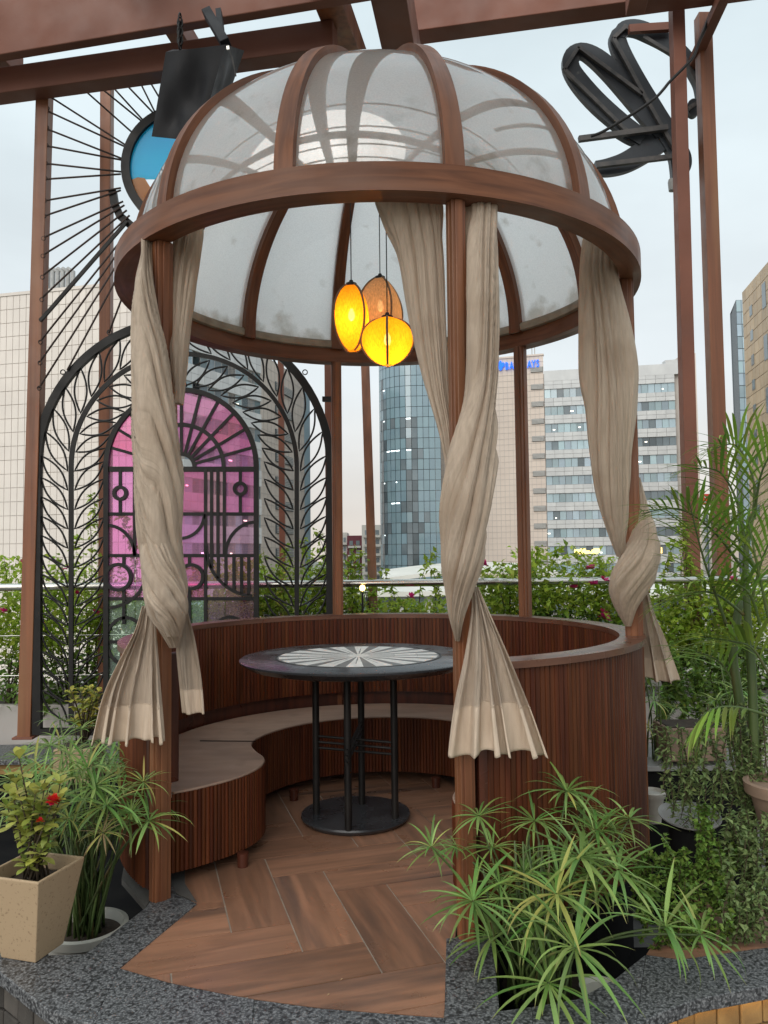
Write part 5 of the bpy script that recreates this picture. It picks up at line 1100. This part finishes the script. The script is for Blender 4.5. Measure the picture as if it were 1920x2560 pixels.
for (u, v) in tips:
    Yh = 2.55+r.uniform(-.07, .06); h = at(u, v, Yh); b = pc+Vector((r.uniform(-.035, .035), r.uniform(-.035, .035), .222))
    P('stem', MB().tube([b, b.lerp(h, .5)+Vector((r.uniform(-.01, .01), 0, .01)), h], [.0035, .0028, .0016], 6), M['twig'], ix, 180)
    for lvl in range(3):
        c_ = h.lerp(b, .13*lvl)
        for k in range(4 if lvl else 5):
            az = 2*PI*k/(4 if lvl else 5)+r.uniform(-.4, .4)+lvl*.7; el = (.75-.35*lvl)+r.uniform(-.3, .3); dv = Vector((cos(az)*cos(el), sin(az)*cos(el), sin(el)))
            if nl < 300: I('leaf', r.choice(IX), ix, basis(c_, dv, Vector((0, 0, 1)), r.uniform(.036, .056))); nl += 1
def flower(t, c_, s, m, n, seed, name='flower'):
    r = random.Random(seed); mb = MB()
    for k in range(n):
        az, el = r.uniform(0, 6.28), r.uniform(-.2, 1.3); d = Vector((cos(az)*cos(el), sin(az)*cos(el), sin(el))); a = d.cross(Vector((.3, .2, .9))).normalized()*s*.4
        mb.add([c_, c_+d*s*.55+a, c_+d*s, c_+d*s*.55-a], [(0, 1, 2, 3)])
    return P(name, mb, M[m], t)
flower(ix, at(132, 2003, 2.47), .026, 'redfl', 26, 1); flower(ix, at(100, 2053, 2.47), .015, 'redfl', 14, 2)
# golden shrub in a sand trough
gs = T('golden_shrub', 'golden leaved shrub behind the left curtain tail', 'plant', at(205, 1850, 4.2)); r = random.Random(41); GL = [ovate('leaf', 'golden', .28, .25, .8), ovate('leaf', 'ixorad', .28, .25, .8)]
for k in range(26):
    u, v = r.uniform(168, 262), r.uniform(1695, 1800); h = at(u, v+abs(u-215)*.3, 4.2+r.uniform(-.12, .12)); b = at(205+r.uniform(-14, 14), 1858, 4.2)
    P('stem', MB().tube([b, b.lerp(h, .6)+Vector((0, 0, .02)), h], [.005, .003, .0015], 5), M['twig'], gs, 180)
    for i in range(11):
        c_ = h.lerp(b, r.random()*.45); az = r.uniform(0, 6.28); el = r.uniform(-.2, 1.1); I('leaf', GL[0] if r.random() < (.85 if i < 7 else .3) else GL[1], gs, basis(c_, Vector((cos(az)*cos(el), sin(az)*cos(el), sin(el))), Vector((0, 0, 1)), r.uniform(.03, .05)))
tr_ = T('sand_trough', 'sand coloured trough pot under the golden shrub', 'pot', at(200, 1880, 4.2)); c_ = at(200, 1862, 4.2)
P('pot_wall', MB().box(c_+Vector((0, 0, -.09)), (.2, .2, .18)), M['pot'], tr_, bevel=.006); P('soil', MB().box(c_+Vector((0, 0, .003)), (.17, .17, .006)), M['soil'], tr_)

# bougainvillea hedge
LV = {}
def leafcloud(pts, size, r, w_=.62):
    mb = MB()
    for p in pts:
        s = size*r.uniform(.6, 1.25); az = r.uniform(0, 6.28); el = r.gauss(.05, .55); d = Vector((cos(az)*cos(el), sin(az)*cos(el), sin(el))); ro = r.gauss(0, .6)
        a = d.cross(Vector((sin(ro), .1, cos(ro)))).normalized()*s*w_*.5; nn = a.cross(d).normalized()*s*.12
        mb.add([p, p+d*s*.35+a+nn, p+d*s-nn, p+d*s*.35-a+nn, p+d*s*.5], [(0, 1, 4), (1, 2, 4), (2, 3, 4), (3, 0, 4)])
    return mb
def bush(label, u0, u1, vt, vb, Y, n, seed, sprigs, flowers=(), dk=.36, size=.054):
    r = random.Random(seed); c = at((u0+u1)/2, vb, Y); t = T('bougainvillea', label, 'shrub', (c.x, Y, zt-.08), 'bougainvillea shrubs of the hedge')
    H_ = at(0, vt, Y).z-at(0, vb, Y).z; zb = at(0, vb, Y).z; xa, xb = at(u0, vt, Y).x, at(u1, vt, Y).x; up, low = [], []
    clumps = [(r.uniform(xa, xb), Y+r.uniform(-.32, .3), zb+H_*r.random()**.9*r.uniform(.8, 1.0), r.uniform(.05, .13)) for _ in range(38)]
    for k in range(int(n*(2.1 if u1 < 700 else 1.6))):
        x, y, z, s = r.choice(clumps); p = Vector((r.gauss(x, s), r.gauss(y, s), r.gauss(z, s)))
        if p.z > zb+H_*1.06 or p.y < 5.2: continue
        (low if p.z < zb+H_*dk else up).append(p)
    for (x, y, z, s) in clumps[:14]:
        b = Vector((x*.4+c.x*.6, Y, zb-.02)); P('branch', MB().tube([b, b.lerp(Vector((x, y, z)), .5)+Vector((r.uniform(-.05, .05), 0, .05)), Vector((x, y, z))], [.008, .005, .002], 5), M['twig'], t, 180)
    for (u, v) in sprigs:
        h = at(u, v, Y-.15+r.uniform(-.1, .1)); b = Vector((h.x+r.uniform(-.12, .12), Y, h.z-.55)); mid = b.lerp(h, .55)+Vector((r.uniform(-.05, .05), 0, .06)); pts = [Vector(p) for p in cr_([tuple(b), tuple(mid), tuple(h)], 22)]
        P('branch', MB().tube(pts, [.0045-.0032*i/21 for i in range(22)], 5), M['twig'], t, 180)
        for p in pts[3:]: up += [p+Vector((r.uniform(-.02, .02), r.uniform(-.02, .02), r.uniform(-.015, .02))) for _ in range(3)]
    P('foliage', leafcloud(up, size, r), M['boug'], t, kind='stuff'); P('foliage', leafcloud(low, size, r), M['bougd'], t, kind='stuff')  # low leaves: older, darker green, with the hedge's shade also put into the colour
    for i, (u, v) in enumerate(flowers): flower(t, at(u, v, Y-.33), .042, 'pinkfl', 11, seed+i)
bush('bougainvillea at the far left outside the leaf screen', -80, 125, 1415, 1765, 5.8, 1500, 51, [(10, 1395), (50, 1405), (90, 1412)], [(56, 1408), (4, 1475), (8, 1530)])
bush('bougainvillea behind the left leaf vine with a tall sprig', 115, 275, 1410, 1765, 5.8, 1500, 52, [(193, 1340), (235, 1240), (225, 1300), (130, 1395), (255, 1420)], [(168, 1420), (240, 1533), (190, 1485)])
bush('bougainvillea behind the left half of the pink door', 270, 420, 1440, 1765, 5.85, 1200, 53, [(300, 1290), (330, 1340), (380, 1400)], [(385, 1505)])
bush('bougainvillea behind the right half of the pink door', 420, 560, 1440, 1620, 5.9, 900, 54, [(480, 1420), (540, 1410)], [])
bush('bougainvillea behind the right edge of the pink door', 555, 690, 1420, 1620, 5.85, 1000, 55, [(600, 1400), (650, 1390)], [(618, 1500)])
bush('bougainvillea behind the right leaf vine', 680, 850, 1385, 1620, 5.8, 1400, 56, [(790, 1330), (760, 1350), (720, 1370), (830, 1360)], [])
bush('bougainvillea between the two slim posts at the pipe', 860, 965, 1470, 1600, 5.75, 600, 57, [(885, 1375), (905, 1385), (880, 1420), (960, 1430)], [])
bush('low bougainvillea under the pipe left of the middle curtain', 950, 1130, 1515, 1620, 5.7, 1000, 58, [(1085, 1385), (1070, 1410), (1100, 1440), (1010, 1505)], [(1027, 1494)])
bush('bougainvillea right of the middle curtain', 1180, 1320, 1435, 1620, 5.75, 1300, 59, [(1250, 1415), (1290, 1420), (1215, 1425)], [(1208, 1412)])
bush('tall bougainvillea right of the slim gazebo post', 1305, 1460, 1395, 1620, 5.75, 1500, 60, [(1345, 1370), (1400, 1365), (1440, 1378), (1335, 1390)], [(1435, 1470), (1477, 1421)])
bush('bougainvillea with most pink flowers left of the right curtain', 1440, 1570, 1420, 1640, 5.7, 1300, 61, [(1500, 1395), (1535, 1420)], [(1485, 1461), (1510, 1533), (1507, 1543), (1517, 1550), (1610, 1480)])
bush('bougainvillea between right curtain and first brown post', 1620, 1735, 1480, 1730, 5.5, 1300, 62, [(1700, 1310), (1715, 1330), (1690, 1350), (1725, 1390), (1680, 1440)], [(1512, 1452)])
bush('bougainvillea behind the palm between the brown posts', 1715, 1840, 1490, 1740, 5.5, 1300, 63, [(1760, 1440), (1800, 1460)], [(1830, 1452)])
bush('bougainvillea at the far right behind the palm', 1820, 1990, 1470, 1740, 5.5, 1300, 64, [(1900, 1420)], [])

# areca palm
pm = T('areca_palm', 'tall areca palm with feathery arching fronds at the right edge', 'palm', at(1870, 1980, 3.1))
P('trunk', MB().tube([Vector(p) for p in cr_([tuple(at(u, v, Y)) for u, v, Y in ((1868, 2060, 3.1), (1862, 1880, 3.1), (1846, 1740, 3.1), (1833, 1630, 3.1), (1850, 1500, 3.1))], 24)], [.021-.006*i/23 for i in range(24)], 12), M['stem'], pm, 180)
P('crownshaft', MB().tube([Vector(p) for p in cr_([tuple(at(u, v, Y)) for u, v, Y in ((1890, 2050, 3.0), (1880, 1700, 3.0), (1870, 1560, 3.0), (1864, 1400, 3.0), (1880, 1290, 3.0))], 20)], [.019-.010*i/19 for i in range(20)], 10), M['stem'], pm, 180)
PL = [bladeM('leaflet', b, w_, 'palm', fold=.35, seg=5) for b, w_ in ((.45, .033), (.9, .031), (1.35, .029))]
fronds = [[(1853, 1418, 3.0), (1788, 1332, 2.95), (1701, 1273, 2.9), (1603, 1284, 2.85)], [(1864, 1362, 3.0), (1842, 1254, 3.0), (1799, 1180, 3.0), (1735, 1170, 2.95)], [(1875, 1340, 3.0), (1885, 1210, 3.0), (1842, 1115, 3.05), (1780, 1124, 3.0)], [(1885, 1297, 3.0), (1902, 1188, 2.95), (1940, 1110, 2.9)], [(1859, 1536, 3.0), (1777, 1481, 2.9), (1672, 1492, 2.85)], [(1815, 1560, 2.9), (1760, 1400, 2.85), (1722, 1250, 2.8)], [(1925, 1790, 2.75), (1842, 1768, 2.75), (1777, 1775, 2.72), (1734, 1822, 2.7)], [(1920, 1625, 2.9), (1842, 1606, 2.9), (1750, 1590, 2.85)], [(1880, 1500, 2.9), (1905, 1400, 2.85), (1945, 1310, 2.8)], [(1842, 1720, 3.1), (1799, 1655, 3.1), (1740, 1628, 3.05)], [(1890, 1420, 3.1), (1830, 1330, 3.2), (1755, 1300, 3.25)], [(1900, 1560, 2.85), (1870, 1480, 2.8), (1800, 1440, 2.75)], [(1930, 1700, 2.8), (1880, 1620, 2.8), (1820, 1600, 2.8)], [(1925, 1560, 2.8), (1890, 1400, 2.75), (1870, 1290, 2.75)]]
r = random.Random(71); cnt = 0; rest = MB()
for fi, fr_ in enumerate(fronds):
    pts = [Vector(p) for p in cr_([tuple(at(*p)) for p in fr_], 30)]; fo = P('frond', MB().tube(pts, [.0062-.0045*i/29 for i in range(30)], 6), M['stem'], pm, 180)
    Lr = sum((b-a).length for a, b in zip(pts, pts[1:])); n = max(7, int(Lr/.024)); drp = fi in (6,)
    for i in range(3, n):
        s = i/n*29; k = min(int(s), 28); p = pts[k].lerp(pts[k+1], s-k); t = (pts[k+1]-pts[k]).normalized(); sd = t.cross(Vector((.15, .55, .8))).normalized()
        for sg in (-1, 1):
            f = i/n; d = (t*(.55+.5*f)+sd*sg*(1.0-.35*f)+Vector((0, -.15, -.5 if drp else .22+r.uniform(-.2, .2)))).normalized(); Ln = (.23*sin(PI*(.18+.75*f))+.03)*r.uniform(.85, 1.1); Mx = basis(p, d, Vector((0, 0, 1)), Ln)
            if cnt < 300: I('leaflet', r.choice(PL), fo, Mx); cnt += 1
            else:
                me = r.choice(PL); rest.add([Mx @ v.co for v in me.vertices], [tuple(pp.vertices) for pp in me.polygons])
if rest.v: P('leaflets', rest, M['palm'], pm, 180, kind='stuff')

# right hand pots, stand and trailing plants
st = T('black_stand', 'black box stand with grey top under the beige trough at right', 'stand', at(1700, 2000, 3.75)); c_ = at(1705, 1897, 3.8)
P('top', MB().box(c_+Vector((.05, .1, -.012)), (.55, .45, .024)), M['stool'], st, bevel=.003); P('body', MB().box(c_+Vector((.05, .1, -.37)), (.5, .4, .69)), M['black'], st)
bt2 = T('beige_trough', 'beige trough pot standing on the black box stand', 'pot', at(1725, 1890, 3.75)); c_ = at(1722, 1850, 3.75)
P('pot_wall', MB().box(c_, (.27, .2, .15)), M['clay'], bt2, bevel=.006); P('soil', MB().box(c_+Vector((0, 0, .076)), (.24, .17, .006)), M['soil'], bt2)
wp = T('white_bowl_pot', 'small white pot half hidden behind the right gazebo post', 'pot', at(1632, 2040, 3.45)); c_ = at(1630, 1978, 3.5)
P('pot_wall', MB().lathe([(0, -.13), (.035, -.13), (.048, -.03), (.056, -.022), (.060, .0), (.052, .004), (.045, -.01), (0, -.012)], 30, c_), M['whitepot'], wp, 40)
so_ = T('grey_saucer', 'pale grey round saucer tilted on a black upturned pot at right', 'saucer', at(1722, 2060, 3.1)); c_ = at(1724, 2044, 3.05); tl = Matrix.Rotation(R(9), 4, 'X')
mb = MB().lathe([(0, 0), (.10, 0), (.112, .006), (.114, .012), (.104, .01), (.098, .004), (0, .004)], 44); mb.v = [tuple(c_+(tl @ Vector(p))) for p in mb.v]; P('dish', mb, M['stool'], so_, 40)
up = T('black_pot', 'black upturned pot under the grey saucer', 'pot', tuple(c_-Vector((0, 0, .45)))); P('pot_wall', MB().lathe([(.09, -.45), (.075, -.03), (0, -.03)], 30, c_), M['black'], up, 40)
def strand_plant(name, label, cat, lines, m, size, seed, dens=.014, w_=.42, base=None):
    r = random.Random(seed); p0 = Vector(base); t = T(name, label, cat, tuple(p0)); lp = []
    for L_ in lines:
        pts = [Vector(p) for p in cr_([tuple(at(*p)) for p in L_], 26)]; P('stem', MB().tube(pts, [.0028-.0016*i/25 for i in range(26)], 5), M['twig'], t, 180)
        for p, d in resample(pts, dens): lp += [p+Vector((r.uniform(-.004, .004), r.uniform(-.004, .004), 0)) for _ in range(3)]
    P('foliage', leafcloud(lp, size, r, w_), M[m], t, kind='stuff'); return t
cp = T('clay_bowl', 'weathered clay bowl pot at the right edge with trailing plant', 'pot', at(1915, 2100, 2.85)); c_ = at(1958, 1965, 2.85)
P('pot_wall', MB().lathe([(0, -.2), (.07, -.2), (.105, -.05), (.112, -.03), (.128, -.026), (.132, .012), (.118, .016), (.112, -.01), (0, -.02)], 44, c_), M['clay'], cp, 40)
lines = []; r = random.Random(81)
for k in range(42):
    u = r.uniform(1665, 1915); v = r.uniform(1850, 1960); lines.append([(u+r.uniform(-25, 25), v-r.uniform(40, 110), 3.05), (u, v, 2.98), (u+r.uniform(-20, 20), v+r.uniform(40, 90), 2.94), (u+r.uniform(-30, 30), v+r.uniform(60, 150), 2.95)])
strand_plant('trailing_plant', 'tangled grey green trailing stems hanging over the clay bowl at right', 'plant', lines, 'succ', .030, 82, base=at(1880, 1990, 2.95))
lines = []
for k in range(95):
    u = r.uniform(1585, 1850); v = r.uniform(2110, 2330)+max(0, 1680-u)*.4; Y = 2.75-(v-2110)/220*.25; lines.append([(u+r.uniform(-20, 20), v+50, Y+.02), (u, v+15, Y), (u+r.uniform(-16, 16), v-r.uniform(10, 34), Y-.01)])
for k in range(8):
    u = 1745+r.uniform(-20, 55); lines.append([(u, 2190, 2.7), (u+r.uniform(-10, 10), 2100, 2.68), (u+r.uniform(-15, 15), 2030+r.uniform(-20, 30), 2.66)])
strand_plant('jade_plant', 'mound of small rounded jade leaves beside the front right sedge', 'plant', lines, 'bougd', .022, 83, .009, .75, base=at(1700, 2330, 2.6))
lines = []
for k in range(70):
    u = r.uniform(1800, 1960); v = r.uniform(2060, 2300); Y = 2.75-(v-2060)/240*.25; lines.append([(u+r.uniform(-20, 20), v+60, Y+.02), (u, v+10, Y), (u+r.uniform(-18, 18), v-r.uniform(20, 60), Y)])
strand_plant('creeping_plant', 'olive green creeping plant spilling onto the paving at the right edge', 'plant', lines, 'succ', .024, 84, .011, .6, base=at(1880, 2330, 2.6))
lines = []
for k in range(60):
    u = r.uniform(1625, 1930); v = r.uniform(1640, 1850); lines.append([(u+r.uniform(-20, 20), v+70, 4.3), (u, v+10, 4.2), (u+r.uniform(-25, 25), v-r.uniform(20, 60), 4.1)])
strand_plant('leafy_shrub', 'dark leafy shrub filling the gap behind the right post and palm', 'shrub', lines, 'bougd', .045, 85, .018, .5, base=at(1780, 1900, 4.2))
for nm, lab, pts in (('dried_petal', 'tiny pale dried petal on the front floor tiles, farther right', (857, 2446)), ('dried_petal', 'tiny pale dried petal on the front floor tiles, nearer left', (824, 2484)), ('fallen_leaf', 'dry fallen leaf on the paving at lower right', (1870, 2359)),):
    mb = leafcloud([atz(*pts, .006)], .03 if nm[0] == 'f' else .012, random.Random(3)); tag(P(nm, mb, M['dry']), lab, 'leaf')
